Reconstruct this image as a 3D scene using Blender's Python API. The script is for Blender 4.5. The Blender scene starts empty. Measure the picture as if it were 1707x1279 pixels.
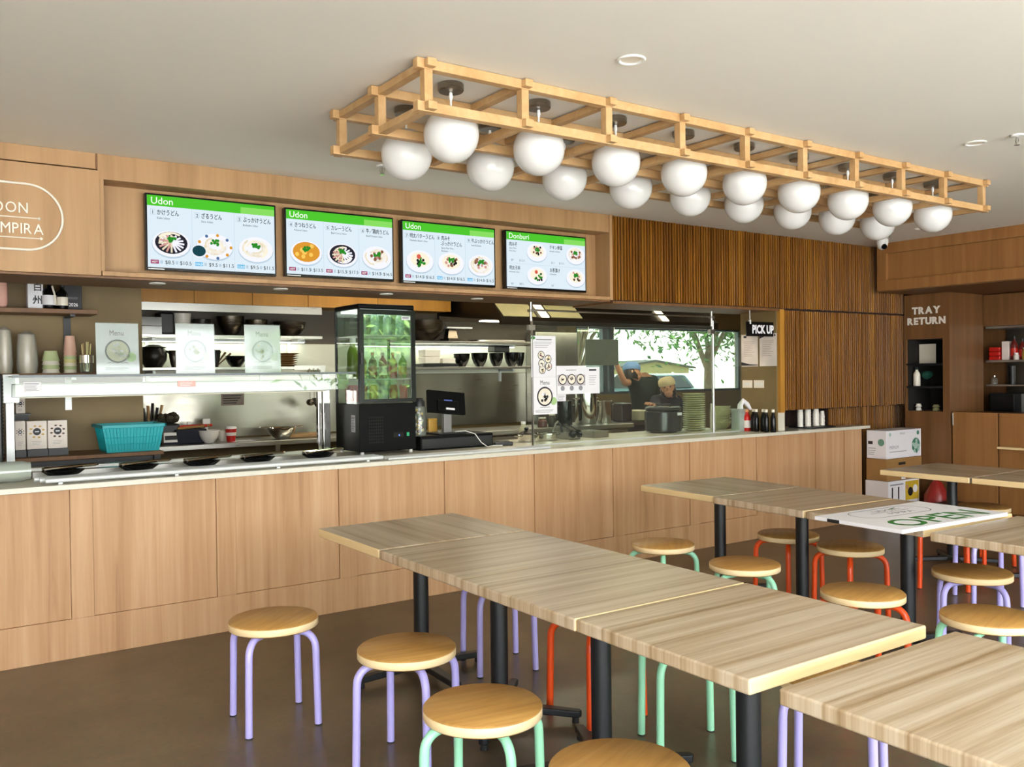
import bpy, bmesh, math, random
from mathutils import Vector, Matrix, Euler
R = math.radians
PI = math.pi
SC = bpy.context.scene
COL = SC.collection

# ------------------------------------------------------------------ camera, sky, sun, exposure
cam_data = bpy.data.cameras.new('camera')
cam = bpy.data.objects.new('camera', cam_data)
COL.objects.link(cam)
SC.camera = cam
cam_data.sensor_fit = 'HORIZONTAL'
cam_data.sensor_width = 36.0
cam_data.lens = 31.23
cam_data.clip_start = 0.05
cam_data.clip_end = 300
_r = Vector((0.8220733, -0.5692431, -0.0125634))
_u = Vector((0.0169484, 0.0024088, 0.9998535))
_f = Vector((0.5691294, 0.8221657, -0.011628))
cam.matrix_world = Matrix(((_r.x, _u.x, -_f.x, 0.0), (_r.y, _u.y, -_f.y, -5.24873), (_r.z, _u.z, -_f.z, 1.5), (0, 0, 0, 1)))

world = bpy.data.worlds.new('sky'); SC.world = world
world.use_nodes = True
wn, wl = world.node_tree.nodes, world.node_tree.links
wn.clear()
w_out = wn.new('ShaderNodeOutputWorld'); w_bg = wn.new('ShaderNodeBackground')
w_tc = wn.new('ShaderNodeTexCoord'); w_sep = wn.new('ShaderNodeSeparateXYZ'); w_ramp = wn.new('ShaderNodeValToRGB')
w_ramp.color_ramp.elements[0].position = 0.0; w_ramp.color_ramp.elements[0].color = (0.98, 0.98, 0.95, 1)
w_ramp.color_ramp.elements[1].position = 0.9; w_ramp.color_ramp.elements[1].color = (0.62, 0.78, 1.0, 1)
wl.new(w_tc.outputs['Generated'], w_sep.inputs[0]); wl.new(w_sep.outputs['Z'], w_ramp.inputs[0])
wl.new(w_ramp.outputs[0], w_bg.inputs['Color']); wl.new(w_bg.outputs[0], w_out.inputs['Surface'])
w_bg.inputs['Strength'].default_value = 5.0

sun_data = bpy.data.lights.new('sun', 'SUN'); sun = bpy.data.objects.new('sun', sun_data); COL.objects.link(sun)
sun_data.energy = 21.0; sun_data.angle = R(0.6); sun_data.color = (1.0, 0.97, 0.92)
sun.rotation_euler = Vector((0.55, -0.22, -0.80)).to_track_quat('-Z', 'Y').to_euler()

def portal(loc, rot, sx, sy):
    l = bpy.data.lights.new('daylight_portal', 'AREA'); o = bpy.data.objects.new('daylight_portal', l)
    l.shape = 'RECTANGLE'; l.size = sx; l.size_y = sy; l.cycles.is_portal = True
    o.location = loc; o.rotation_euler = rot; COL.objects.link(o)
portal((2.0, -6.55, 1.3), (R(90), 0, 0), 10.0, 2.5)
portal((7.9, 2.86, 1.64), (R(-90), 0, 0), 2.8, 0.8)

SC.view_settings.view_transform = 'Standard'
SC.view_settings.look = 'None'
SC.view_settings.gamma = 1.0
SC.view_settings.use_curve_mapping = False
SC.view_settings.exposure = 0.95
SC.cycles.max_bounces = 10
SC.cycles.diffuse_bounces = 5
SC.cycles.glossy_bounces = 4
SC.cycles.transmission_bounces = 6
SC.cycles.transparent_max_bounces = 16
SC.cycles.caustics_reflective = False
SC.cycles.caustics_refractive = False
SC.cycles.sample_clamp_indirect = 4.0

# ------------------------------------------------------------------ materials
def S(h):
    h = h.lstrip('#'); out = []
    for i in (0, 2, 4):
        c = int(h[i:i+2], 16) / 255.0
        out.append(c / 12.92 if c <= 0.04045 else ((c + 0.055) / 1.055) ** 2.4)
    return (out[0], out[1], out[2], 1.0)
MATS = {}
def new_mat(name):
    m = bpy.data.materials.new(name); m.use_nodes = True
    MATS[name] = m
    return m, m.node_tree.nodes, m.node_tree.links, m.node_tree.nodes['Principled BSDF']
def plain(name, col, rough=0.5, metal=0.0, var=0.06, scale=9.0, spec=0.5, coat=0.0, bump=0.0):
    """one-colour surface with a slight procedural unevenness"""
    m, n, l, b = new_mat(name)
    c = S(col)
    tc = n.new('ShaderNodeTexCoord'); nz = n.new('ShaderNodeTexNoise'); rp = n.new('ShaderNodeValToRGB')
    nz.inputs['Scale'].default_value = scale; nz.inputs['Detail'].default_value = 4
    rp.color_ramp.elements[0].position = 0.3; rp.color_ramp.elements[1].position = 0.7
    rp.color_ramp.elements[0].color = tuple(max(0, v * (1 - var)) for v in c[:3]) + (1,)
    rp.color_ramp.elements[1].color = tuple(min(1, v * (1 + var)) for v in c[:3]) + (1,)
    l.new(tc.outputs['Object'], nz.inputs['Vector']); l.new(nz.outputs['Fac'], rp.inputs[0]); l.new(rp.outputs[0], b.inputs['Base Color'])
    b.inputs['Roughness'].default_value = rough; b.inputs['Metallic'].default_value = metal
    b.inputs['Specular IOR Level'].default_value = spec; b.inputs['Coat Weight'].default_value = coat
    if bump:
        bp = n.new('ShaderNodeBump'); bp.inputs['Strength'].default_value = bump; bp.inputs['Distance'].default_value = 0.01
        l.new(nz.outputs['Fac'], bp.inputs['Height']); l.new(bp.outputs[0], b.inputs['Normal'])
    return m
def wood(name, cols, grain, rough=0.45, coarse=0.35, spec=0.4, dist=0.6, coat=0.0, dim=1.0):
    """grain = scale per axis: small along the grain, large across it"""
    m, n, l, b = new_mat(name)
    tc = n.new('ShaderNodeTexCoord')
    mp = n.new('ShaderNodeMapping'); mp.inputs['Scale'].default_value = grain
    mp2 = n.new('ShaderNodeMapping'); mp2.inputs['Scale'].default_value = tuple(g * coarse for g in grain)
    a = n.new('ShaderNodeTexNoise'); a.inputs['Scale'].default_value = 1.0; a.inputs['Detail'].default_value = 7; a.inputs['Roughness'].default_value = 0.65; a.inputs['Distortion'].default_value = dist
    c = n.new('ShaderNodeTexNoise'); c.inputs['Scale'].default_value = 1.0; c.inputs['Detail'].default_value = 3; c.inputs['Distortion'].default_value = dist * 0.6
    mx = n.new('ShaderNodeMath'); mx.operation = 'MULTIPLY_ADD'; mx.inputs[1].default_value = 0.5
    half = n.new('ShaderNodeMath'); half.operation = 'MULTIPLY'; half.inputs[1].default_value = 0.5
    rp = n.new('ShaderNodeValToRGB')
    els = rp.color_ramp.elements
    k = len(cols)
    while len(els) < k: els.new(0.5)
    for i, cc in enumerate(cols):
        els[i].position = 0.3 + 0.4 * i / (k - 1); els[i].color = tuple(v * dim for v in S(cc)[:3]) + (1,)
    l.new(tc.outputs['Object'], mp.inputs[0]); l.new(tc.outputs['Object'], mp2.inputs[0])
    l.new(mp.outputs[0], a.inputs['Vector']); l.new(mp2.outputs[0], c.inputs['Vector'])
    l.new(c.outputs['Fac'], half.inputs[0]); l.new(a.outputs['Fac'], mx.inputs[0]); l.new(half.outputs[0], mx.inputs[2])
    l.new(mx.outputs[0], rp.inputs[0]); l.new(rp.outputs[0], b.inputs['Base Color'])
    b.inputs['Roughness'].default_value = rough; b.inputs['Specular IOR Level'].default_value = spec; b.inputs['Coat Weight'].default_value = coat
    return m
def steel(name, col='#b9b8b2', rough=0.3, brush=(4, 4, 120), wave=0.0):
    m, n, l, b = new_mat(name)
    tc = n.new('ShaderNodeTexCoord'); mp = n.new('ShaderNodeMapping'); mp.inputs['Scale'].default_value = brush
    nz = n.new('ShaderNodeTexNoise'); nz.inputs['Scale'].default_value = 1.0; nz.inputs['Detail'].default_value = 5
    mr = n.new('ShaderNodeMapRange'); mr.inputs['To Min'].default_value = rough * 0.75; mr.inputs['To Max'].default_value = rough * 1.3
    l.new(tc.outputs['Object'], mp.inputs[0]); l.new(mp.outputs[0], nz.inputs['Vector']); l.new(nz.outputs['Fac'], mr.inputs['Value']); l.new(mr.outputs[0], b.inputs['Roughness'])
    b.inputs['Base Color'].default_value = S(col); b.inputs['Metallic'].default_value = 1.0
    if wave:
        n2 = n.new('ShaderNodeTexNoise'); n2.inputs['Scale'].default_value = 2.2; n2.inputs['Detail'].default_value = 1.0
        bp = n.new('ShaderNodeBump'); bp.inputs['Strength'].default_value = wave; bp.inputs['Distance'].default_value = 0.08
        l.new(tc.outputs['Object'], n2.inputs['Vector']); l.new(n2.outputs['Fac'], bp.inputs['Height']); l.new(bp.outputs[0], b.inputs['Normal'])
    return m
def emit(name, col, strength=1.0):
    m, n, l, b = new_mat(name)
    n.remove(b); e = n.new('ShaderNodeEmission'); e.inputs['Color'].default_value = S(col); e.inputs['Strength'].default_value = strength
    l.new(e.outputs[0], n['Material Output'].inputs['Surface'])
    return m
def pane(name, tint='#eef6f0', refl=0.08, rough=0.0, alpha=0.04):
    """thin sheet glass: clear transmission, fresnel reflection, a faint dusty film"""
    m, n, l, b = new_mat(name)
    n.remove(b)
    t = n.new('ShaderNodeBsdfTransparent'); t.inputs['Color'].default_value = S(tint)
    g = n.new('ShaderNodeBsdfGlossy'); g.inputs['Roughness'].default_value = rough
    d = n.new('ShaderNodeBsdfDiffuse'); d.inputs['Color'].default_value = (0.8, 0.85, 0.82, 1)
    fr = n.new('ShaderNodeFresnel'); ge = n.new('ShaderNodeNewGeometry'); io = n.new('ShaderNodeMapRange')
    io.inputs['To Min'].default_value = 1.5; io.inputs['To Max'].default_value = 1 / 1.5
    l.new(ge.outputs['Backfacing'], io.inputs['Value']); l.new(io.outputs[0], fr.inputs['IOR'])
    ad = n.new('ShaderNodeMath'); ad.operation = 'ADD'; ad.use_clamp = True; ad.inputs[1].default_value = refl - 0.04
    m1 = n.new('ShaderNodeMixShader'); m2 = n.new('ShaderNodeMixShader'); m2.inputs[0].default_value = alpha
    l.new(fr.outputs[0], ad.inputs[0]); l.new(ad.outputs[0], m1.inputs[0]); l.new(t.outputs[0], m1.inputs[1]); l.new(g.outputs[0], m1.inputs[2])
    l.new(m1.outputs[0], m2.inputs[1]); l.new(d.outputs[0], m2.inputs[2]); l.new(m2.outputs[0], n['Material Output'].inputs['Surface'])
    return m

M_ceiling = plain('ceiling_paint', '#e8e4da', 0.75, var=0.015, scale=1.5)
M_floor = None
def make_floor():
    m, n, l, b = new_mat('polished_concrete')
    tc = n.new('ShaderNodeTexCoord')
    a = n.new('ShaderNodeTexNoise'); a.inputs['Scale'].default_value = 1.7; a.inputs['Detail'].default_value = 9; a.inputs['Roughness'].default_value = 0.62
    rp = n.new('ShaderNodeValToRGB'); e = rp.color_ramp.elements
    a.inputs['Detail'].default_value = 5; e[0].position = 0.25; e[0].color = S('#463b2e'); e[1].position = 0.72; e[1].color = S('#74654f')
    v = n.new('ShaderNodeTexVoronoi'); v.inputs['Scale'].default_value = 55
    mr = n.new('ShaderNodeMapRange'); mr.inputs['To Min'].default_value = 0.28; mr.inputs['To Max'].default_value = 0.36
    mx = n.new('ShaderNodeMix'); mx.data_type = 'RGBA'; mx.blend_type = 'MULTIPLY'; mx.inputs['Factor'].default_value = 0.18
    l.new(tc.outputs['Object'], a.inputs['Vector']); l.new(tc.outputs['Object'], v.inputs['Vector']); l.new(a.outputs['Fac'], rp.inputs[0])
    l.new(rp.outputs[0], mx.inputs['A']); l.new(v.outputs['Color'], mx.inputs['B']); l.new(mx.outputs['Result'], b.inputs['Base Color'])
    l.new(a.outputs['Fac'], mr.inputs['Value']); l.new(mr.outputs[0], b.inputs['Roughness'])
    return m
M_floor = make_floor()
M_oak = wood('oak_laminate', ['#a67c56', '#c2956a', '#cfa47a', '#dab48c'], (30, 30, 1.1), 0.5, dim=0.86)
M_oak2 = wood('oak_bulkhead', ['#94704a', '#ae885e', '#bb966b'], (16, 16, 0.8), 0.5, dim=0.92)
M_oakdark = wood('oak_dark', ['#5f4024', '#734e2d', '#835c37'], (22, 22, 1.0), 0.5)  # dark timber; on the tray return it also carries painted shade
M_oakshaded = wood('oak_shaded', ['#7d5329', '#99693a', '#a87846'], (16, 16, 0.8), 0.5, dim=0.9)  # bulkhead oak darkened, the right side's shade put into its colour
M_oakhoney = wood('honey_cabinet', ['#9a6a26', '#b07c30', '#bd8a3c'], (14, 14, 1.2), 0.4)
M_slat = wood('slat_timber', ['#452404', '#7d4c0e', '#ab741e'], (40, 40, 1.3), 0.4, spec=0.35)
M_slatback = plain('slat_backing', '#24140a', 0.8)
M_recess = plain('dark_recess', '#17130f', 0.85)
M_brownwall = plain('brown_wall_panel', '#78643f', 0.6, var=0.12, scale=3)
M_pine = wood('pine_batten', ['#c1935c', '#d5aa74', '#e1bc8a'], (14, 14, 14), 0.5, dist=1.5, dim=0.74)
M_table = wood('table_laminate', ['#5f4730', '#a58a66', '#c6b093', '#d9c8b0', '#9a8266'], (0.9, 42, 0.9), 0.28, coarse=0.3, dist=0.25, spec=0.55, dim=0.84)
M_table90 = wood('table_laminate_turned', ['#5f4730', '#a58a66', '#c6b093', '#d9c8b0', '#9a8266'], (42, 0.9, 0.9), 0.28, coarse=0.3, dist=0.25, spec=0.55, dim=0.8)
M_tableedge = wood('table_edge', ['#d9b981', '#e8cc98', '#f0d8aa'], (2, 2, 30), 0.45)
M_stoolwood = wood('stool_pine', ['#8f6430', '#b98b4a', '#cda160'], (2.2, 26, 26), 0.38, coarse=0.25, dist=1.2)
M_stooledge = wood('stool_rim', ['#e2bf88', '#efd3a2', '#f5dfb6'], (6, 6, 40), 0.5)
M_purple = plain('lavender_paint', '#b3aae8', 0.3, var=0.02)
M_mint = plain('mint_paint', '#9fe0bb', 0.3, var=0.02)
M_orange = plain('orange_paint', '#e8501a', 0.3, var=0.02)
M_black = plain('black_powdercoat', '#14161a', 0.45, var=0.05)
M_blackgloss = plain('black_gloss', '#08090a', 0.22, var=0.02, spec=0.3)
M_fridgeblack = plain('fridge_black', '#060707', 0.5, spec=0.12)
M_rubber = plain('black_rubber', '#1c1c1c', 0.8)
M_white = plain('white_satin', '#ecebe6', 0.4, var=0.02)
M_plate = plain('switch_plastic', '#f2e8d6', 0.4, var=0.02)
M_bench = plain('stone_benchtop', '#d5d0bf', 0.3, var=0.03, scale=60)
M_steel = steel('brushed_steel')
M_steelw = steel('steel_splashback', '#a9a69a', 0.3, (3, 3, 60), wave=0.35)
M_chrome = steel('polished_steel', '#d8d6d0', 0.09, (2, 2, 2))
M_nickel = steel('brushed_nickel', '#8f8578', 0.3)
M_alu = plain('pale_aluminium', '#d9dcdc', 0.35, 0.2, var=0.02)
M_beam = plain('guard_beam_grey', '#b4b7b3', 0.35, 0.2, var=0.02)
M_globe = plain('opal_glass', '#dfdedc', 0.18, var=0.0, spec=0.6)
M_glass = pane('screen_glass', '#f2f7f2', 0.045, 0.0, 0.012)
M_fridgeglass = pane('fridge_glass', '#dfece4', 0.15, 0.0, 0.02)
M_acrylic = pane('acrylic', '#f2f6f4', 0.05, 0.05, 0.06)
M_bagplastic = pane('clear_plastic_bag', '#e0d5c2', 0.1, 0.25, 0.3)
M_paper = plain('paper_white', '#eeecf0', 0.6, var=0.01)
M_ink = plain('ink_black', '#1d1c20', 0.6)
M_inkgrey = plain('ink_grey', '#8d8b92', 0.6)
M_red = plain('red_plastic', '#c01c12', 0.4)
M_teal = plain('teal_plastic', '#14a0a8', 0.45, var=0.04)
M_card = plain('kraft_cardboard', '#9c7440', 0.8, var=0.08)
M_cream = plain('cream_ceramic', '#efe9dc', 0.3)
M_celadon = plain('celadon_ceramic', '#babb88', 0.3, var=0.05)
M_darkmetal = steel('dark_hammered_steel', '#6b6359', 0.28)
M_iron = plain('cast_iron', '#211d1a', 0.35, 0.4)
M_skin = plain('skin', '#c38d6c', 0.55)
M_navy = plain('navy_cloth', '#1d222e', 0.85)
M_green = plain('dark_green_cloth', '#22352e', 0.85)
M_capblue = plain('blue_cap_cloth', '#6f93c4', 0.8)
M_beige = plain('beige_cloth', '#dcc79a', 0.85)
M_hair = plain('black_hair', '#14100e', 0.5)
M_kelly = plain('sign_green', '#2c7a2e', 0.5)

# ------------------------------------------------------------------ mesh building
class MB:
    def __init__(s):
        s.bm = bmesh.new()
    def _mark(s, n0, mat):
        s.bm.faces.ensure_lookup_table()
        for i in range(n0, len(s.bm.faces)): s.bm.faces[i].material_index = mat
    def box(s, x0, x1, y0, y1, z0, z1, mat=0, T=None, taper=None):
        n0 = len(s.bm.faces)
        vs = []
        for z in (z0, z1):
            t = taper if (taper and z == z1) else 1.0
            cx, cy = (x0 + x1) / 2, (y0 + y1) / 2
            for x, y in ((x0, y0), (x1, y0), (x1, y1), (x0, y1)):
                v = Vector((cx + (x - cx) * t, cy + (y - cy) * t, z))
                vs.append(s.bm.verts.new(T @ v if T else v))
        for f in ((3, 2, 1, 0), (4, 5, 6, 7), (0, 1, 5, 4), (1, 2, 6, 5), (2, 3, 7, 6), (3, 0, 4, 7)):
            s.bm.faces.new([vs[i] for i in f])
        s._mark(n0, mat); return s
    def prism(s, poly, z0, z1, mat=0, T=None):
        n0 = len(s.bm.faces)
        a = [s.bm.verts.new((T @ Vector((x, y, z0))) if T else (x, y, z0)) for x, y in poly]
        b = [s.bm.verts.new((T @ Vector((x, y, z1))) if T else (x, y, z1)) for x, y in poly]
        k = len(poly)
        s.bm.faces.new(a[::-1]); s.bm.faces.new(b)
        for i in range(k): s.bm.faces.new((a[i], a[(i + 1) % k], b[(i + 1) % k], b[i]))
        s._mark(n0, mat); return s
    def lathe(s, prof, n=28, c=(0, 0, 0), mat=0, T=None, sx=1.0, sy=1.0):
        n0 = len(s.bm.faces); rings = []
        for r, z in prof:
            if r < 1e-5:
                v = Vector((c[0], c[1], c[2] + z)); rings.append([s.bm.verts.new(T @ v if T else v)])
            else:
                ring = []
                for i in range(n):
                    a = 2 * PI * i / n
                    v = Vector((c[0] + r * sx * math.cos(a), c[1] + r * sy * math.sin(a), c[2] + z)); ring.append(s.bm.verts.new(T @ v if T else v))
                rings.append(ring)
        for p, q in zip(rings, rings[1:]):
            if len(p) == 1 and len(q) == 1: continue
            for i in range(n):
                j = (i + 1) % n
                if len(p) == 1: s.bm.faces.new((p[0], q[j], q[i]))
                elif len(q) == 1: s.bm.faces.new((p[i], p[j], q[0]))
                else: s.bm.faces.new((p[i], p[j], q[j], q[i]))
        s._mark(n0, mat); return s
    def cyl(s, x, y, z0, z1, r, r1=None, n=20, mat=0, T=None):
        r1 = r if r1 is None else r1
        return s.lathe([(0, z0), (r, z0), (r1, z1), (0, z1)], n, (x, y, 0), mat, T)
    def tube(s, pts, r, n=10, mat=0, cap=True):
        n0 = len(s.bm.faces)
        P = [Vector(p) for p in pts]; rings = []; up = None
        for i, p in enumerate(P):
            t = ((P[min(i + 1, len(P) - 1)] - p).normalized() + (p - P[max(i - 1, 0)]).normalized()).normalized()
            if up is None:
                up = t.orthogonal().normalized()
            up = (up - t * up.dot(t)).normalized(); w = t.cross(up)
            rr = r[i] if isinstance(r, (list, tuple)) else r
            rings.append([s.bm.verts.new(p + (up * math.cos(2 * PI * k / n) + w * math.sin(2 * PI * k / n)) * rr) for k in range(n)])
        for a, b in zip(rings, rings[1:]):
            for k in range(n): s.bm.faces.new((a[k], a[(k + 1) % n], b[(k + 1) % n], b[k]))
        if cap: s.bm.faces.new(rings[0][::-1]); s.bm.faces.new(rings[-1])
        s._mark(n0, mat); return s
    def ball(s, c, r, mat=0, n=16, sz=1.0, T=None, sx=1.0, sy=1.0):
        k = max(4, n // 2)
        return s.lathe([(r * math.sin(PI * i / k) if 0 < i < k else 0, -r * sz * math.cos(PI * i / k)) for i in range(k + 1)], n, c, mat, T, sx, sy)
    def build(s, name, mats, parent=None, smooth=True, bevel=0.0, seg=2, angle=38):
        bmesh.ops.recalc_face_normals(s.bm, faces=s.bm.faces)
        if smooth:
            for f in s.bm.faces: f.smooth = True
            lim = R(angle)
            for e in s.bm.edges:
                if len(e.link_faces) == 2 and e.calc_face_angle(0) > lim: e.smooth = False
        me = bpy.data.meshes.new(name); s.bm.to_mesh(me); s.bm.free()
        for m in (mats if isinstance(mats, (list, tuple)) else [mats]): me.materials.append(m)
        o = bpy.data.objects.new(name, me); COL.objects.link(o)
        if parent: o.parent = parent
        if bevel:
            b = o.modifiers.new('bevel', 'BEVEL'); b.width = bevel; b.segments = seg; b.limit_method = 'ANGLE'; b.angle_limit = R(40); b.harden_normals = True
        return o

_txt = {}
def text_polys(string, bold, track=1.0):
    key = (string, bold, track)
    if key not in _txt:
        cu = bpy.data.curves.new('lettering', 'FONT'); cu.body = string; cu.offset = bold; cu.resolution_u = 3; cu.space_character = track
        o = bpy.data.objects.new('lettering', cu); COL.objects.link(o)
        dg = bpy.context.evaluated_depsgraph_get(); dg.update()
        ev = o.evaluated_get(dg); me = ev.to_mesh()
        vs = [(v.co.x, v.co.y) for v in me.vertices]; fs = [list(p.vertices) for p in me.polygons]
        ev.to_mesh_clear(); bpy.data.objects.remove(o); bpy.data.curves.remove(cu)
        _txt[key] = (vs, fs)
    return _txt[key]

class Art:
    """flat artwork in u (right) and v (up), built up in thin layers towards the viewer"""
    def __init__(s, T):
        s.bm = bmesh.new(); s.mats = []; s.T = T; s.dw = 0.0006
    def mi(s, m):
        if m not in s.mats: s.mats.append(m)
        return s.mats.index(m)
    def face(s, pts, m, w):
        f = s.bm.faces.new([s.bm.verts.new(s.T @ Vector((u, v, w * s.dw))) for u, v in pts]); f.material_index = s.mi(m)
    def slab(s, u0, v0, u1, v1, th, m):
        n0 = len(s.bm.faces)
        b = MB.__new__(MB); b.bm = s.bm
        b.box(u0, u1, v0, v1, -th, 0, s.mi(m), s.T)
    def rect(s, u0, v0, u1, v1, m, w=1): s.face([(u0, v0), (u1, v0), (u1, v1), (u0, v1)], m, w)
    def disc(s, u, v, ru, m, w=1, rv=None, n=22):
        rv = ru if rv is None else rv
        s.face([(u + ru * math.cos(2 * PI * i / n), v + rv * math.sin(2 * PI * i / n)) for i in range(n)], m, w)
    def strip(s, pts, wd, m, w=1):
        for (a, b), (c, d) in zip(pts, pts[1:]):
            L = math.hypot(c - a, d - b) or 1e-6; nx, ny = -(d - b) / L * wd / 2, (c - a) / L * wd / 2
            s.face([(a + nx, b + ny), (a - nx, b - ny), (c - nx, d - ny), (c + nx, d + ny)], m, w)
    def text(s, string, u, v, size, m, w=2, align='L', bold=0.0, squeeze=1.0):
        vs, fs = text_polys(string, bold)
        if not vs: return
        x1 = max(p[0] for p in vs)
        off = {'L': 0, 'C': -x1 / 2, 'R': -x1}[align]
        mi = s.mi(m)
        bv = [s.bm.verts.new(s.T @ Vector((u + (x + off) * size * squeeze, v + y * size, w * s.dw))) for x, y in vs]
        for f in fs:
            try: s.bm.faces.new([bv[i] for i in f]).material_index = mi
            except ValueError: pass
    def lines(s, u0, v0, u1, v1, k, m, w=2, th=0.004, seed=0):
        rnd = random.Random(seed)
        for i in range(k):
            v = v1 - (v1 - v0) * (i + 0.5) / k
            s.rect(u0, v - th / 2, u0 + (u1 - u0) * rnd.uniform(0.6, 1.0), v + th / 2, m, w)
    def build(s, name, parent=None):
        me = bpy.data.meshes.new(name); s.bm.to_mesh(me); s.bm.free()
        for m in s.mats: me.materials.append(m)
        o = bpy.data.objects.new(name, me); COL.objects.link(o)
        if parent: o.parent = parent
        return o

def facing(x, y, z, ang=0.0, tilt=0.0):
    """artwork frame: u to the right, v up, w towards -y; turned by ang about z, leaned back by tilt"""
    return Matrix.Translation((x, y, z)) @ Matrix.Rotation(ang, 4, 'Z') @ Matrix.Rotation(R(90) - tilt, 4, 'X')

def tag(o, label, cat, group=None):
    o['label'] = label; o['category'] = cat
    if group: o['group'] = group
    return o
def thing(name, label, cat, loc=(0, 0, 0), rz=0.0, group=None):
    o = bpy.data.objects.new(name, None); COL.objects.link(o); o.empty_display_size = 0.05
    o.location = loc; o.rotation_euler = (0, 0, rz)
    return tag(o, label, cat, group)
def dup(root, loc, rz=0.0, label=None, group=None, scale=None):
    r = root.copy(); COL.objects.link(r); r.location = loc; r.rotation_euler = (0, 0, rz)
    if label: r['label'] = label
    if group: r['group'] = group
    if scale: r.scale = scale
    for ch in list(root.children):
        c = ch.copy(); COL.objects.link(c); c.parent = r
        for g in list(ch.children):
            d = g.copy(); COL.objects.link(d); d.parent = c
    return r
def struct(o):
    o['kind'] = 'structure'; return o
ORD = ['first', 'second', 'third', 'fourth', 'fifth', 'sixth', 'seventh', 'eighth', 'ninth', 'tenth']

# ------------------------------------------------------------------ the room
ZC = 2.722
struct(MB().box(-3.0, 10.0, -6.5, 3.0, -0.1, 0.0).build('floor', M_floor))
struct(MB().box(-3.2, 10.2, -6.7, 3.3, ZC, ZC + 0.2).build('ceiling', M_ceiling))
WX0, WX1, WZ0, WZ1 = 6.48, 9.3, 1.235, 2.04
b = MB()
b.box(-3.0, WX0, 2.8, 2.9, 0, ZC).box(WX1, 10.0, 2.8, 2.9, 0, ZC).box(WX0, WX1, 2.8, 2.9, 0, WZ0).box(WX0, WX1, 2.8, 2.9, WZ1, ZC)
struct(b.build('wall_back', M_brownwall, smooth=False))
struct(MB().box(-3.1, -3.0, -6.5, 2.9, 0, ZC).build('wall_left', M_ceiling, smooth=False))
struct(MB().box(9.7, 9.8, -6.5, 2.9, 0, ZC).build('wall_right', M_oakdark, smooth=False))
b = MB()
b.box(7.0, 9.8, -6.6, -6.5, 0, ZC).box(-3.0, 7.0, -6.6, -6.5, 2.56, ZC)
struct(b.build('wall_front', M_ceiling, smooth=False))
# kitchen window: frame with two mullions and one pane
wf = MB()
for a0, a1, c0, c1 in ((WX0, WX1, WZ0, WZ0 + .03), (WX0, WX1, WZ1 - .03, WZ1), (WX0, WX0 + .03, WZ0, WZ1), (WX1 - .03, WX1, WZ0, WZ1)):
    wf.box(a0, a1, 2.81, 2.86, c0, c1)
for px in [6.924, 7.027]:
    wf.box(px - .035, px + .035, 2.80, 2.87, WZ0, WZ1)
wfo = struct(wf.build('window_1', plain('window_frame_metal', '#3b454d', 0.4)))
MB().box(WX0, WX1, 2.833, 2.839, WZ0, WZ1).build('pane', pane('window_glass', '#c6cec6', 0.05), wfo)

# front bulkhead over the counter: body, face panels, screen niche
BZ = 2.06
b = MB()
b.box(-3.0, 4.59, 0.17, 0.52, BZ, ZC)                       # body behind the niche
b.box(-3.0, 0.925, 0.0, 0.17, BZ, 2.63)                     # sign panel
b.box(0.93, 4.59, 0.0, 0.17, BZ, 2.085)                     # lower rail of the niche
b.box(0.915, 4.59, 0.004, 0.17, 2.585, ZC)                  # upper band
b.box(-3.0, 0.905, 0.004, 0.17, 2.637, ZC)
b.box(4.57, 4.60, -0.004, 0.17, BZ, ZC)                     # end cheek
b.box(0.925, 0.945, 0.002, 0.17, 2.085, 2.585)
bulk = struct(b.build('wall_bulkhead', M_oak2, smooth=False, bevel=0.002))
MB().box(0.90, 4.57, 0.006, 0.17, 2.63, 2.637).box(0.905, 0.915, 0.006, 0.17, 2.58, ZC).build('joint_line', M_oakdark, bulk)
struct(MB().box(-3.0, 4.59, 0.02, 0.52, BZ - 0.012, BZ - 0.001).build('trim_1', M_oakdark))
for i, (x, y) in enumerate([(1.249, 0.152), (1.985, 0.15), (2.734, 0.182), (3.488, 0.225)]):
    d = thing('soffit_downlight', 'small white recessed downlight under the screen bulkhead, %s from the left' % ORD[i], 'ceiling light', (x, y, BZ - 0.012), group='downlights under the bulkhead')
    MB().lathe([(0.028, 0), (0.045, 0), (0.045, -0.006), (0.028, -0.004)], 24).build('ring', M_white, d)
    MB().cyl(0, 0, -0.003, -0.0005, 0.028).build('lens', M_plate, d)

# slatted wall: real battens on a dark backing
def battens(mb, x0, x1, z0, z1, y, seed):
    rnd = random.Random(seed); x = x0
    while x < x1 - 0.012:
        w = rnd.uniform(0.0135, 0.0165); d = rnd.uniform(0.017, 0.023)
        mb.prism([(x, y), (x, y - d * .72), (x + w * .25, y - d), (x + w * .75, y - d), (x + w, y - d * .72), (x + w, y)], z0 + rnd.uniform(0, .006), z1 - rnd.uniform(0, .004))
        x += 0.031
    return mb
b = MB()
b.box(4.605, 9.7, 0.03, 0.5, 2.055, ZC)
b.box(6.62, 9.7, 0.03, 0.44, 1.125, 2.055)
sw = struct(b.build('wall_slatted', M_slatback, smooth=False))
battens(MB(), 4.615, 8.62, 2.06, ZC, 0.03, 1).build('upper_battens', M_slat, sw, smooth=False)
battens(MB(), 6.665, 8.62, 1.125, 2.045, 0.03, 2).build('middle_battens', M_slat, sw, smooth=False)
sl = struct(MB().box(7.57, 9.7, 0.20, 0.44, 0, 1.124).build('wall_slatted_lower', M_slatback, smooth=False))
battens(MB(), 7.575, 8.98, 0.01, 1.112, 0.20, 3).build('lower_battens', M_slat, sl, smooth=False)
struct(MB().box(6.70, 7.57, 0.40, 0.44, 0.94, 1.124).build('wall_niche', M_slatback, smooth=False))
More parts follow.
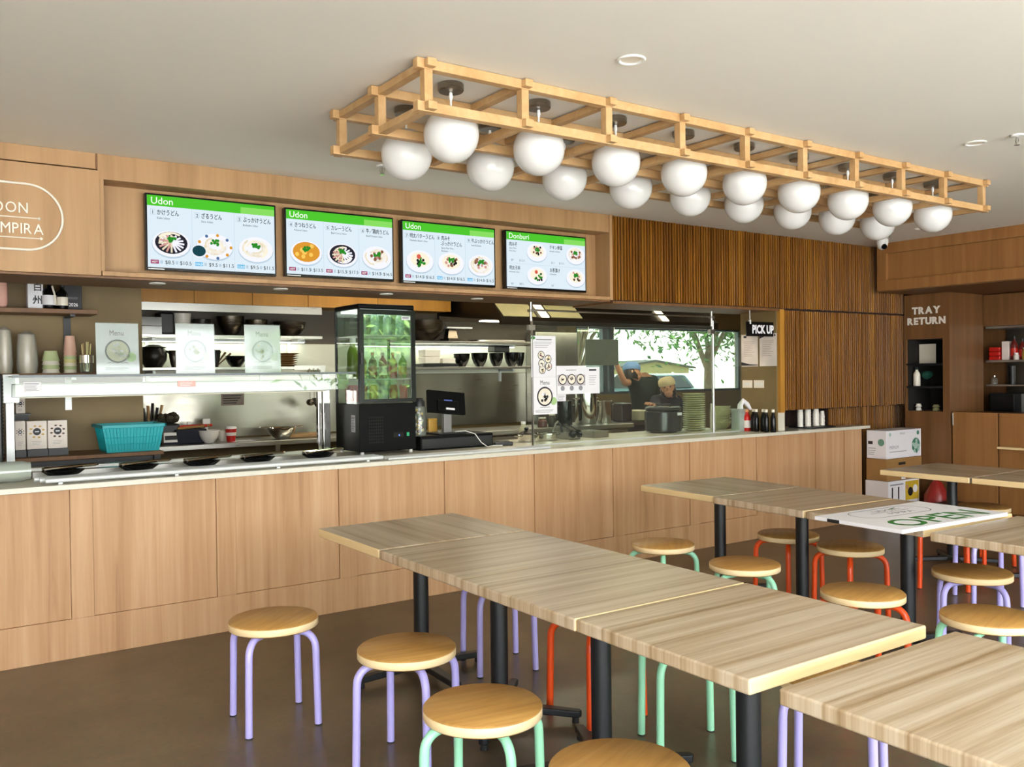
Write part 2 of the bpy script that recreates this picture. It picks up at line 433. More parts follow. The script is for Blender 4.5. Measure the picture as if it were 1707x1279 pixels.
MB().box(6.60, 6.66, -0.002, 0.44, 1.11, 2.05).build('timber_reveal', M_oakhoney, sw)
MB().box(4.6, 6.66, 0.0, 0.5, 2.035, 2.055).build('soffit_edge', M_oakdark, sw)
struct(MB().box(6.58, 6.60, 0.03, 0.44, 0.94, 2.04).build('wall_servery', M_brownwall))
MB().box(6.60, 6.70, 0.035, 0.44, 0.94, 1.11).build('niche_cheek', M_bench, sw)

# right-hand bulkhead (frame round a sunken panel) and the dark soffit behind it
b = MB()
RX = 7.95
b.box(RX + .03, 9.7, -6.5, -0.1, 2.258, ZC)
b.box(RX, RX + .031, -6.5, -0.1, 2.258, 2.36).box(RX, RX + .031, -6.5, -0.1, 2.62, ZC).box(RX, RX + .031, -0.2, -0.1, 2.36, 2.62)
struct(b.build('wall_bulkhead_right', M_oakshaded, smooth=False, bevel=0.002))
struct(MB().box(RX + .02, 9.7, -6.5, -0.1, 2.25, 2.257).build('trim_2', M_oakdark))

# ------------------------------------------------------------------ service counter
HC = 0.9085
ct = thing('service_counter', 'long oak laminate service counter with recessed front panels under a pale benchtop', 'counter', (0, 0, 0))
b = MB(); b.box(-2.0, 7.568, 0.018, 0.9, 0, HC)
b.box(-2.0, 7.568, 0.0, 0.018, 0, 0.2114)
st = [(-2.0, -0.9), (-0.1, 0.0), (0.749, 0.86), (1.522, 1.634), (2.29, 2.413), (3.065, 3.17), (3.826, 3.93), (4.585, 4.70), (5.431, 5.545), (6.27, 6.38), (7.107, 7.22), (7.55, 7.568)]
for x0, x1 in st: b.box(x0, x1, 0.0, 0.018, 0.2114, HC)
b.build('carcass', M_oak, ct, smooth=False, bevel=0.0015)
for (a, x0), (x1, c) in zip(st, st[1:]):
    MB().box(x0 + .002, x1 - .002, 0.009, 0.0175, 0.2134, HC).build('front_panel', M_oak, ct, smooth=False)
tag(MB().box(7.571, 7.827, 0, .178, 0, HC).build('counter_end_unit', M_oak, bevel=0.0015), 'narrow oak end unit closing the right end of the service counter', 'cabinet')
b = MB(); b.prism([(-2.0, -0.025), (7.935, -0.025), (7.935, 0.178), (7.568, 0.178), (7.568, 0.39), (6.57, 0.39), (6.57, 0.95), (-2.0, 0.95)], HC, 0.937)
tag(b.build('benchtop', M_bench, bevel=0.002), 'pale stone benchtop running the length of the oak service counter', 'benchtop')

# ------------------------------------------------------------------ tables
HT = 0.727
def table_mesh(turned):
    t = bpy.data.objects.new('dining_table', None); COL.objects.link(t); t.empty_display_size = 0.05
    hx, hy, th = 0.398, 0.345, 0.042
    b = MB(); b.box(-hx, hx, -hy, hy, HT - th, HT)
    for f in b.bm.faces:
        n = f.normal if f.normal.length else None
        f.normal_update()
        ax = 0 if turned else 1
        if abs(f.normal[ax]) > .9: f.material_index = 1
    b.build('tabletop', [M_table90 if turned else M_table, M_tableedge], t, bevel=0.007, seg=3)
    MB().cyl(0, 0, 0.06, HT - th, 0.038, n=28).box(-.16, .16, -.16, .16, HT - th - .008, HT - th).build('column', M_black, t)
    s = MB(); s.cyl(0, 0, 0.045, 0.085, 0.06, 0.045, 24)
    for k in range(4):
        a = PI / 4 + k * PI / 2
        T = Matrix.Rotation(a, 4, 'Z')
        s.prism([(0.02, -0.032), (0.345, -0.02), (0.355, 0), (0.345, 0.02), (0.02, 0.032)], 0.03, 0.06, 0, T @ Matrix.Rotation(R(3), 4, 'Y') @ Matrix.Translation((0, 0, 0.012)))
    base = s.build('base', M_black, t, bevel=0.006)
    for k in range(4):
        a = PI / 4 + k * PI / 2
        MB().cyl(0.33 * math.cos(a), 0.33 * math.sin(a), 0.0, 0.028, 0.016, 0.014, 14).build('foot', M_rubber, base)
    return t
tab = table_mesh(False); tab_t = table_mesh(True)
def place(proto, used, loc, rz, label, group, cat):
    if id(proto) not in used:
        used.add(id(proto)); o = proto; o.location = loc; o.rotation_euler = (0, 0, rz); tag(o, label, cat, group); return o
    return dup(proto, loc, rz, label, group)
used = set()
tables = [
    (tab_t, 2.136, -1.34, 0.0, 45, 'wood-grain table nearest the counter in the front row, stripes running along the row', 'front row of tables'),
    (tab, 2.134, -2.043, 0.0, 0, 'second wood-grain table from the counter in the front row', 'front row of tables'),
    (tab, 2.131, -2.728, 0.0, 20, 'third wood-grain table from the counter in the front row', 'front row of tables'),
    (tab, 2.134, -3.42, 0.0, 10, 'fourth wood-grain table from the counter in the front row, just before the gap', 'front row of tables'),
    (tab, 2.145, -4.19, 0.0, 0, 'front row wood-grain table nearest the camera, set apart from the others by a gap', 'front row of tables'),
    (tab_t, 4.53, -1.14, R(-3), 20, 'wood-grain table nearest the counter in the middle row', 'middle row of tables'),
    (tab, 4.475, -1.84, R(-3), 0, 'middle row wood-grain table between the end table and the one under the white sign', 'middle row of tables'),
    (tab, 4.445, -2.54, R(-2), 30, 'middle row wood-grain table carrying the white board sign', 'middle row of tables'),
    (tab, 4.365, -3.29, R(-1), 0, 'middle row wood-grain table nearest the camera, beyond the white board sign', 'middle row of tables'),
    (tab_t, 6.565, -1.61, 0.0, 0, 'wood-grain table in front of the cartons, far right by the tray return', 'back row of tables'),
    (tab_t, 6.565, -2.315, 0.0, 0, 'wood-grain table at the right picture edge, next to the one by the cartons', 'back row of tables'),
]
for pr, x, y, rz, br, lab, grp in tables:
    t = place(pr, used, (x, y, 0), rz, lab, grp, 'table')
    next(c for c in t.children if c.name.startswith('base')).rotation_euler.z = R(br)

# ------------------------------------------------------------------ stools
def stool_mesh(mat):
    t = bpy.data.objects.new('stool', None); COL.objects.link(t); t.empty_display_size = 0.05
    b = MB(); b.lathe([(0, 0.412), (0.186, 0.412), (0.19, 0.416), (0.19, 0.444), (0.184, 0.45), (0, 0.45)], 56)
    for f in b.bm.faces:
        f.normal_update()
        if abs(f.normal.z) < .5: f.material_index = 1
    b.build('seat', [M_stoolwood, M_stooledge], t, angle=60)
    for k in range(4):
        a = k * PI / 2
        pts = []
        prof = [(0.06, 0.397), (0.135, 0.397)]
        for i in range(1, 8):
            q = R(90) * i / 8; prof.append((0.135 + 0.065 * math.sin(q), 0.332 + 0.065 * math.cos(q)))
        prof += [(0.201, 0.32), (0.208, 0.005)]
        pts = [(r * math.cos(a), r * math.sin(a), z) for r, z in prof]
        lg = MB().tube(pts, 0.0155, 14).build('leg', mat, t, angle=60)
        MB().cyl(0.208 * math.cos(a), 0.208 * math.sin(a), 0.0, 0.0055, 0.0152, n=14).build('foot_cap', M_rubber, lg)
    return t
stool = {'purple': stool_mesh(M_purple), 'mint': stool_mesh(M_mint), 'orange': stool_mesh(M_orange)}
sused = set()
stools = [
    ('purple', 1.332, -1.477, 40, 'lavender-legged round stool standing alone at the left, nearest the counter front'),
    ('purple', 1.604, -2.194, -8, 'lavender-legged round stool at the front row, between the lone stool and a mint one'),
    ('mint', 1.515, -2.874, -8, 'mint-legged round stool with a knot in its seat, in the near foreground'),
    ('mint', 1.563, -3.471, 20, 'stool cut off by the bottom picture edge, only its seat in view'),
    ('mint', 3.839, -1.305, 46, 'mint-legged round stool farthest left in the middle row, close to the counter'),
    ('mint', 3.788, -1.986, 0, 'mint-legged round stool beside the corner table of the middle row, second from counter'),
    ('orange', 4.69, -1.569, 38, 'orange-legged round stool half behind a black column, nearest the counter'),
    ('orange', 4.652, -2.046, 34, 'orange-legged round stool under the middle row, second from the counter'),
    ('orange', 3.739, -2.74, 14, 'orange-legged round stool on the near side of the middle row'),
    ('purple', 4.555, -2.827, 78, 'lavender-legged round stool at the right, under the middle row'),
    ('mint', 3.79, -3.304, 12, 'mint-legged round stool at the right edge, behind the nearest table'),
    ('orange', 6.76, -1.74, 30, 'orange-legged round stool pushed under the back row by the cartons'),
    ('purple', 2.52, -1.456, 30, 'lavender-legged stool tucked under the far end of the front row'),
    ('orange', 2.51, -2.245, 43, 'orange-legged stool tucked under the front row, second from the counter'),
    ('mint', 2.56, -2.74, 16, 'mint-legged stool tucked under the front row, third from the counter'),
    ('purple', 2.64, -3.36, 72, 'lavender-legged stool tucked under the nearest front row table'),
    ('orange', 5.89, -1.92, 75, 'orange-legged stool beyond the middle row, its seat hidden by the white sign'),
    ('purple', 5.72, -2.31, 5, 'lavender-legged stool beyond the middle row at the right edge'),
]
for c, x, y, a, lab in stools:
    place(stool[c], sused, (x, y, 0), R(a), lab, 'round stools with %s legs' % {'purple': 'lavender'}.get(c, c), 'stool')

# white OPEN board lying on the table
T = Matrix.Translation((4.285, -2.66, HT + 0.02)) @ Matrix.Rotation(R(-3), 4, 'Z')
bd = thing('board_sign', 'white OPEN board lying flat on a middle row table', 'sign')
a = Art(T); W2, H2 = 0.44, 0.25
a.slab(-W2, -H2, W2, H2, 0.018, M_paper)
a.text('OPEN', 0.0, -0.215, 0.235, M_kelly, 1, 'C', 0.012, 1.15)
pill = [(0.17 * 1 + 0.09 * math.cos(t), 0.115 + 0.095 * math.sin(t)) for t in [R(-90 + 15 * i) for i in range(13)]] + [(-0.2 + 0.09 * math.cos(t), 0.115 + 0.095 * math.sin(t)) for t in [R(90 + 15 * i) for i in range(13)]]
a.strip(pill + pill[:1], 0.006, M_inkgrey, 1)
a.text('UDON', 0.0, 0.135, 0.055, M_inkgrey, 1, 'C', 0.0, 1.3)
a.strip([(-0.17, 0.118), (0.15, 0.118)], 0.005, M_inkgrey, 1)
a.text('MPIRA', 0.02, 0.055, 0.055, M_inkgrey, 1, 'C', 0.0, 1.3)
a.strip([(0.05, 0.165), (0.12, 0.185)], 0.012, M_kelly, 1)
a.build('printed_face', bd)
MB().box(-W2 - .004, -W2, .10, .17, -.018, -.002, 0, T).build('edge_trim', M_black, bd)

# ------------------------------------------------------------------ timber pendant frame and its globes
fr = thing('pendant_frame', 'long pine lattice frame hung flat against the ceiling around the globe lamps', 'ceiling light frame')
FX = [1.71 + 0.4595 * i for i in range(10)]; FY = [-2.22, -1.82, -1.42]
ZT, ZBm, hw = 2.7, 2.535, 0.0195
for y in FY:
    for z in (ZT, ZBm):
        MB().box(FX[0] - .05, FX[-1] + .05, y - hw, y + hw, z - hw, z + hw).build('rail', M_pine, fr, smooth=False, bevel=.002)
for x in FX:
    for z in (ZT, ZBm):
        MB().box(x - hw, x + hw, FY[0] - .05, FY[-1] + .05, z - hw + .004, z + hw - .004).build('cross_bar', M_pine, fr, smooth=False, bevel=.002)
    for y in FY:
        MB().box(x - hw * .95, x + hw * .95, y - hw * .95, y + hw * .95, ZBm + hw, ZT - hw).build('post', M_pine, fr, smooth=False, bevel=.002)
gl = bpy.data.objects.new('globe_pendant', None); COL.objects.link(gl)
MB().lathe([(0, 0), (0.052, 0), (0.055, -0.004), (0.055, -0.028), (0.05, -0.034), (0, -0.034)], 32).build('canopy', M_nickel, gl)
MB().lathe([(0, -0.034), (0.006, -0.036), (0.009, -0.055), (0.0045, -0.07), (0.0045, -0.1), (0, -0.101)], 14).build('rod', M_white, gl)
MB().ball((0, 0, -0.214), 0.117, 0, 44).build('globe', M_globe, gl, angle=80)
gused = set()
for row, y, nm in ((0, -2.02, 'near the camera'), (1, -1.62, 'nearer the counter')):
    for i in range(9):
        x = (FX[i] + FX[i + 1]) / 2
        place(gl, gused, (x, y, ZC), 0, 'white opal globe lamp, %s from the left in the row %s' % (ORD[i], nm), 'opal globe lamps', 'pendant light')

# ceiling downlights, sprinklers, camera
for i, (x, y, lab) in enumerate([(2.382, -2.654, 'round white downlight in the ceiling in front of the lattice frame, centre'), (4.844, -2.708, 'round white downlight in the ceiling at the right'),
                  (7.36, -0.907, 'small round downlight beyond the right end of the lattice frame'), (4.856, -0.816, 'round downlight behind the lattice frame, left of two'), (5.289, -0.889, 'round downlight behind the lattice frame, right of two')]):
    d = thing('downlight', lab, 'ceiling light', (x, y, ZC), group='ceiling downlights')
    MB().lathe([(0.042, 0.0), (0.056, 0), (0.058, -0.003), (0.054, -0.007), (0.046, -0.007), (0.04, -0.001)], 32).build('trim_ring', M_white, d)
    MB().cyl(0, 0, -0.0015, -0.0004, 0.042, n=28).build('diffuser', M_plate, d)
for x, y, lab in [(2.35, -0.551, 'small ceiling sprinkler above the left menu screens'), (7.303, -0.648, 'small ceiling sprinkler near the security camera'), (4.872, -2.912, 'small ceiling sprinkler at the right picture edge')]:
    d = thing('sprinkler', lab, 'sprinkler', (x, y, ZC), group='ceiling sprinklers')
    MB().lathe([(0, 0), (0.034, 0), (0.03, -0.008), (0.012, -0.01), (0, -0.01)], 24).build('escutcheon', M_white, d)
    MB().cyl(0, 0, -0.05, -0.01, 0.006, n=10).tube([(0.012, 0, -.012), (0.016, 0, -.03), (0.006, 0, -.048)], .002, 6).tube([(-0.012, 0, -.012), (-0.016, 0, -.03), (-0.006, 0, -.048)], .002, 6).build('frame_arms', M_chrome, d)
    MB().cyl(0, 0, -0.054, -0.051, 0.014, n=16).build('deflector', M_chrome, d)
cx, cy = (7.701, -0.303)
d = thing('security_camera', 'white dome security camera in the corner where both bulkheads meet', 'camera', (cx - .02, cy - .03, ZC))
MB().lathe([(0, 0), (0.055, 0), (0.055, -0.03), (0.05, -0.05), (0, -0.05)], 28).build('housing', M_white, d)
MB().ball((0, 0, -0.055), 0.047, 0, 24).build('eyeball', M_white, d)
ln = Vector((-0.45, -0.75, -0.45)).normalized()
TT = Matrix.Translation(Vector((0, 0, -0.055)) + ln * 0.036) @ ln.to_track_quat('Z', 'Y').to_matrix().to_4x4()
MB().cyl(0, 0, 0, 0.016, 0.027, 0.024, 20, 0, TT).build('lens', M_blackgloss, d)

# ------------------------------------------------------------------ counter signage and screens
TX = 0.648
sg = thing('wall_sign', 'white outlined pill-shaped shop sign with two arrow lines on the left bulkhead', 'sign')
LET = plain('sign_letter_white', '#f6efe2', 0.5, var=0.01)
x_r, zc_s = 0.738, 2.346
rr = 0.5 * 0.343
half = 0.40
xc = x_r - half - rr * 0.0
pts = []
L0, R0 = x_r - 2 * half + rr, x_r - rr
for i in range(25): pts.append((R0 + rr * math.cos(R(-90 + 7.5 * i)), zc_s + rr * math.sin(R(-90 + 7.5 * i))))
for i in range(25): pts.append((L0 + rr * math.cos(R(90 + 7.5 * i)), zc_s + rr * math.sin(R(90 + 7.5 * i))))
MB().tube([(p[0], -0.008, p[1]) for p in pts] + [(pts[0][0], -0.008, pts[0][1])], 0.006, 8).build('outline', LET, sg)
def letters(string, x, z, size, parent, mat, align='R', depth=0.010, bold=0.0, squeeze=1.0, T=None, gap=0.09):
    """raised sign lettering, every letter a piece of its own"""
    T = T or facing(x, -0.001, z)
    glyphs, pen = [], 0.0
    for ch in string:
        vs, fs = text_polys(ch, bold)
        lo, hi = min(p[0] for p in vs), max(p[0] for p in vs)
        glyphs.append((pen - lo, vs, fs)); pen += hi - lo + gap
    width = pen - gap; off = {'L': 0, 'C': -width / 2, 'R': -width}[align]
    nrm = (T.to_3x3() @ Vector((0, 0, 1))) * depth
    for dx, vs, fs in glyphs:
        bm = bmesh.new()
        bv = [bm.verts.new(T @ Vector(((p[0] + dx + off) * size * squeeze, p[1] * size, 0))) for p in vs]
        for f in fs:
            try: bm.faces.new([bv[i] for i in f])
            except ValueError: pass
        ex = bmesh.ops.extrude_face_region(bm, geom=bm.faces[:])
        for v in [e for e in ex['geom'] if isinstance(e, bmesh.types.BMVert)]: v.co += nrm
        m = MB.__new__(MB); m.bm = bm
        m.build('letter', mat, parent, smooth=False)
letters('UDON', 0.575, 2.364, 0.079, sg, LET, 'R', squeeze=0.84, gap=.16)
letters('MPIRA', 0.646, 2.257, 0.079, sg, LET, 'R', squeeze=0.86, gap=.13)
for (xa, za) in ((0.627, 2.341), (0.631, 2.236)):
    m = MB(); m.tube([(xa - 0.55, -0.006, za), (xa, -0.006, za)], 0.003, 6)
    if za < 2.3: m.prism([(xa, za - .01), (xa + .014, za), (xa, za + .01)], 0.002, 0.010, 0, Matrix.Rotation(R(90), 4, 'X'))
    else: m.ball((xa, -0.006, za), 0.008, 0, 12)
    m.build('arrow_line', LET, sg)

E_bg = emit('screen_white', '#d3e1ea', 0.60); E_green = emit('screen_green', '#4ec22f', 0.56); E_green2 = emit('screen_green_pale', '#86d860', 0.56)
E_txt = emit('screen_text', '#15181c', 0.36); E_wtxt = emit('screen_title', '#f4fff0', 0.64); E_pink = emit('screen_hot_tag', '#a0366a', 0.54); E_blue = emit('screen_cold_tag', '#59aede', 0.60)
E_line = emit('screen_line', '#b4c6d4', 0.60); E_bowl = emit('screen_bowl', '#e9eaf2', 0.60); E_bowld = emit('screen_bowl_dark', '#2b2a33', 0.54); E_nood = emit('screen_noodle', '#efe6cf', 0.60)
E_nood2 = emit('screen_noodle_shade', '#ddd1b4', 0.60); E_herb = emit('screen_herb', '#2e8a2a', 0.54); E_meat = emit('screen_meat', '#8a5c45', 0.54); E_ham = emit('screen_pink', '#cf9a90', 0.56); E_curry = emit('screen_broth', '#d99632', 0.56)
E_teal = emit('screen_dip', '#1c4650', 0.54); E_leaf = emit('screen_leaf_motif', '#52709c', 0.54); E_grey = emit('screen_grey_text', '#7b8792', 0.54); E_nori = emit('screen_nori', '#20241f', 0.48); E_egg = emit('screen_roe', '#d6604e', 0.56)
def dish(a, u, v, r, style, sd):
    rnd = random.Random(sd); rv = r * 0.72
    a.disc(u, v - r * .06, r * 1.03, E_line, 2, rv * 1.04)
    a.disc(u, v, r, E_bowl, 3, rv)
    inner = {'curry': E_curry, 'dark': E_bowld}.get(style, E_bowl)
    a.disc(u, v + r * .05, r * .86, inner, 4, rv * .84)
    if style in ('noodle', 'plate', 'dark', 'beef'):
        for i in range(4 if style == 'dark' else 30):
            p0 = rnd.uniform(0, 2 * PI); pts = []
            for k in range(5):
                q = p0 + k * 0.42; rad = r * rnd.uniform(.35, .8) if k == 0 else rad * rnd.uniform(.93, 1.03)
                pts.append((u + rad * math.cos(q), v + r * .05 + rad * .72 * math.sin(q)))
            a.strip(pts, r * .1, [E_nood, E_nood2, E_bowl][i % 3], 5)
    if style == 'plate':
        for i in range(9):
            q = i * PI / 4.5; a.disc(u + r * .9 * math.cos(q), v + rv * .9 * math.sin(q), r * .09, E_leaf if i % 2 else E_curry, 5, n=8)
    if style == 'dark':
        for i in range(16):
            q = i * PI / 8; a.strip([(u, v + r * .1), (u + r * .68 * math.cos(q), v + rv * .68 * math.sin(q))], r * .1, (E_ham if i % 2 else E_nood2) if math.cos(q) < .3 else E_bowl, 6)
    if style == 'beef':
        for i in range(16): a.disc(u + rnd.uniform(-.45, .45) * r, v + rnd.uniform(-.2, .4) * r, r * .11, E_meat if i % 3 else E_ham, 6, n=7)
    if style == 'curry':
        for i in range(8): a.disc(u + rnd.uniform(-.6, .6) * r, v + rnd.uniform(-.35, .45) * r, r * .13, emitted_yolk, 5, n=9)
    if style == 'rice':
        a.disc(u, v + r * .1, r * .7, E_nood, 5, rv * .66)
        for i in range(14): a.disc(u + rnd.uniform(-.4, .4) * r, v + rnd.uniform(-.2, .45) * r, r * .1, [E_meat, E_nori, E_ham][i % 3], 6, n=7)
    if style == 'roe':
        a.disc(u, v + r * .1, r * .7, E_nood, 5, rv * .66); a.disc(u - r * .1, v + r * .3, r * .16, E_egg, 7, n=10)
        for i in range(14): a.disc(u + rnd.uniform(-.25, .45) * r, v + rnd.uniform(-.35, .2) * r, r * .1, E_herb if i % 3 else E_nori, 6, n=7)
    if style != 'roe':
        for i in range(12): a.disc(u + rnd.uniform(-.2, .2) * r, v + r * .22 + rnd.uniform(-.13, .13) * r, r * .085, E_herb, 8, n=6)
emitted_yolk = emit('screen_egg', '#f0c25a', 0.60)
def screen(x0, x1, z0, z1, label, title, items, grid=False):
    t = thing('menu_screen', label, 'menu screen', ((x0 + x1) / 2, 0.10, (z0 + z1) / 2), 0, 'menu screens over the counter')
    w, h = x1 - x0, z1 - z0
    MB().box(-w / 2, w / 2, -0.0, 0.045, -h / 2, h / 2).build('bezel', M_blackgloss, t, bevel=.003)
    MB().box(-.12, .12, 0.045, 0.069, -.1, .1).build('wall_bracket', M_black, t)
    MB().box(-w / 2 + .012, -w / 2 + .10, -0.002, 0.0, -h / 2 + .004, -h / 2 + .009).build('status_bar', M_alu, t)
    a = Art(Matrix.Translation((0, -0.0008, 0)) @ Matrix.Rotation(R(90), 4, 'X'))
    b_ = 0.010; U0, U1, V0, V1 = -w / 2 + b_, w / 2 - b_, -h / 2 + b_ + .006, h / 2 - b_
    W, H = U1 - U0, V1 - V0
    a.rect(U0, V0, U1, V1, E_bg, 0); a.rect(U0, V1 - H * .145, U1, V1, E_green, 1); a.rect(U0 + W * .72, V1 - H * .145, U1, V1 - H * .05, E_green2, 2)
    a.text(title, U0 + W * .025, V1 - H * .118, H * .135, E_wtxt, 3)
    if not grid:
        for i, (num, jp, sub, style, hot, p1, p2) in enumerate(items):
            c0 = U0 + W * i / 3
            if i: a.rect(c0 - .0008, V0, c0 + .0008, V1 - H * .145, E_line, 1)
            a.rect(c0 + W * .022, V1 - H * .27, c0 + W * .058, V1 - H * .19, E_line, 1); a.rect(c0 + W * .025, V1 - H * .264, c0 + W * .055, V1 - H * .196, E_bg, 2)
            a.text(num, c0 + W * .031, V1 - H * .258, H * .07, E_txt, 3)
            for k, ln_ in enumerate(jp.split('|')):
                a.text(ln_, c0 + W * .07, V1 - H * (.262 + .09 * k), H * .086, E_txt, 3, 'L', 0.012, .70)
            kk = len(jp.split('|')) - 1
            for k, ln_ in enumerate(sub.split('|')):
                a.text(ln_, c0 + W * .07, V1 - H * (.325 + .09 * kk + .05 * k), H * .04, E_txt, 3, squeeze=.95)
            dish(a, c0 + W * (.175), V0 + H * .34, W * .142, style, i + len(title) * 3 + int(num))
            if style == 'plate': a.disc(c0 + W * .05, V0 + H * .26, W * .058, E_bowl, 8, W * .05); a.disc(c0 + W * .05, V0 + H * .265, W * .052, E_teal, 9, W * .043)
            a.rect(c0 + W * .02, V0 + H * .05, c0 + W * .08, V0 + H * .105, E_pink if hot else E_blue, 2); a.text('HOT' if hot else 'COLD', c0 + W * .05, V0 + H * .062, H * .04, E_wtxt, 3, 'C', .01, .9)
            a.text(p1, c0 + W * .125, V0 + H * .052, H * .074, E_txt, 3); a.text(p2, c0 + W * .235, V0 + H * .052, H * .074, E_txt, 3)
            for q in (.09, .205): a.rect(c0 + W * q, V0 + H * .055, c0 + W * (q + .02), V0 + H * .1, E_line, 2)
    else:
        for i, (jp, sub, style, p1, p2) in enumerate(items):
            c0 = U0 + W * .5 * (i % 2); v1 = V1 - H * .145 - H * .43 * (i // 2)
            a.text(jp, c0 + W * .03, v1 - H * .11, H * .085, E_txt, 3, 'L', 0.012, .72)
            for k, ln_ in enumerate(sub.split('|')): a.text(ln_, c0 + W * .03, v1 - H * (.165 + .05 * k), H * .038, E_txt, 3)
            dish(a, c0 + W * .37, v1 - H * .2, W * .125, style, i + 50)
            a.text(p1, c0 + W * .05, v1 - H * .385, H * .055, E_grey, 3); a.text(p2, c0 + W * .15, v1 - H * .385, H * .055, E_grey, 3)
        a.rect(U0, V1 - H * .577, U1, V1 - H * .573, E_line, 1)
    a.build('display', t)
screen(1.178, 1.942, 2.117, 2.555, 'leftmost menu screen, showing dishes one to three under a green Udon band', 'Udon',
       [('1', 'かけうどん', 'Kake Udon', 'dark', True, '$8.5', '$10.5'), ('2', 'ざるうどん', 'Zaru Udon', 'plate', False, '$9.5', '$11.5'), ('3', 'ぶっかけうどん', 'Bukkake Udon', 'noodle', False, '$9.5', '$11.5')])
screen(1.998, 2.752, 2.123, 2.55, 'second menu screen from the left, showing dishes four to six', 'Udon',
       [('4', 'きつねうどん', 'Kitsune Udon', 'curry', True, '$11.5', '$13.5'), ('5', 'カレーうどん', 'Beef Curry Udon', 'dark', True, '$15.5', '$17.5'), ('6', '牛／鶏肉うどん', 'Beef/Chicken Udon', 'beef', True, '$14.5', '$16.5')])
screen(2.811, 3.57, 2.12, 2.546, 'third menu screen from the left, showing dishes seven to nine', 'Udon',
       [('7', '明太バターうどん', 'Mentaiko Butter Udon', 'roe', True, '$14.5', '$16.5'), ('8', '肉みそ|ぶっかけうどん', 'Spicy Miso Pork|Bukkake', 'rice', False, '$14.5', '$16.5'), ('9', '牛ぶっかけうどん', 'Beef Bukkake', 'beef', False, '$14.5', '$16.5')])
screen(3.658, 4.417, 2.118, 2.546, 'rightmost menu screen, with a green Donburi band and four rice bowls', 'Donburi',
       [('肉みそ', 'Spicy Miso|Pork Don', 'rice', '$9', '$12.5'), ('チキン南蛮', 'Nanban Chicken', 'beef', '$11', '$13.5'), ('明太子丼', 'Mentaiko Don', 'roe', '$5', '$8.5'), ('お茶漬け', 'Ochazuke', 'rice', '$7', '')], True)

# ------------------------------------------------------------------ left prep wall with shelves
WL = 1.45
struct(MB().box(-3.0, 1.44, WL, WL + 0.1, 0, ZC).build('wall_prep', M_brownwall))
struct(MB().box(1.34, 1.44, WL + 0.1, 2.8, 0, ZC).build('wall_prep_return', M_brownwall))
def bx_thing(name, label, cat, b, y, depth, mat, group=None, bevel=0.004, art=None):
    """upright box whose front face stands at y and spans b = (x0, x1, z0, z1)"""
    x0, x1, z0, z1 = b
    t = thing(name, label, cat, ((x0 + x1) / 2, y, z0), 0, group)
    w, h = x1 - x0, z1 - z0
    MB().box(-w / 2, w / 2, 0, depth, 0, h).build('body', mat, t, bevel=bevel)
    if art:
        a = Art(Matrix.Translation((0, -0.0006, h / 2)) @ Matrix.Rotation(R(90), 4, 'X')); art(a, w, h); a.build('printed_front', t)
    return t
ZS1, ZS2, ZLB = 1.955, 1.538, 1.008
t = thing('wall_shelf', 'dark timber wall shelf at upper left holding a sake box and bottles', 'shelf', (0, 0, 0))
MB().box(-1.0, 1.105, 1.17, WL, ZS1 - .03, ZS1).build('board', M_oakdark, t, bevel=.003)
sx = 0.957
MB().box(sx - .022, sx + .022, WL - .012, WL, ZS1 - .28, ZS1 - .03).box(sx - .015, sx + .015, 1.2, WL, ZS1 - .045, ZS1 - .03).build('bracket', M_black, t)
t = thing('cup_shelf', 'timber wall shelf at left holding bagged paper cups, above the serving well', 'shelf', (0, 0, 0))
MB().box(-1.0, 1.20, 1.17, WL, ZS2 - .03, ZS2).build('board', M_oakdark, t, bevel=.003)
MB().box(sx - .02, sx + .02, WL - .012, WL, ZS2 - .25, ZS2 - .03).box(sx - .015, sx + .015, 1.2, WL, ZS2 - .045, ZS2 - .03).build('bracket', M_alu, t)
t = thing('prep_bench', 'timber topped black prep bench under the left shelves, holding the teal basket', 'bench', (0, 0, 0))
MB().box(-1.0, 1.47, 1.0, WL - .002, ZLB - .025, ZLB).build('top', M_oakdark, t, bevel=.003)
MB().box(-1.0, 1.44, 1.05, WL - .002, 0.55, ZLB - .03).build('drawer_unit', M_black, t)
for x in (1.43, 0.6, -.4): MB().box(x - .02, x + .02, 1.01, 1.05, 0, ZLB - .025).build('leg', M_black, t)

def A_hakushu(a, w, h):
    a.text('白', 0.01, h * .08, 0.055, M_ink, 1, 'C', .02); a.text('州', 0.01, -h * .32, 0.06, M_ink, 1, 'C', .02); a.lines(-w * .4, h * .3, w * .4, h * .42, 2, M_inkgrey, 1, .002)
bx_thing('parcel', 'pale pink wrapped parcel at the far left end of the upper shelf', 'parcel', (0.506, 0.592, 1.955, 2.157), 1.22, .16, plain('pink_wrap', '#c99a8c', .6), bevel=.03)
bx_thing('liquor_box', 'white box with large black brush characters on the upper left shelf', 'box', (0.703, 0.793, 1.955, 2.166), 1.25, .09, M_paper, art=A_hakushu)
bx_thing('gift_box', 'black box lettered 2026 at the right end of the upper left shelf', 'box', (0.916, 1.024, 1.955, 2.13), 1.25, .09, M_ink, art=lambda a, w, h: (a.text('2026', 0, -h * .36, .033, M_paper, 1, 'C', .01, .85), a.lines(-w * .3, -h * .1, w * .3, 0, 2, M_inkgrey, 1, .002)))
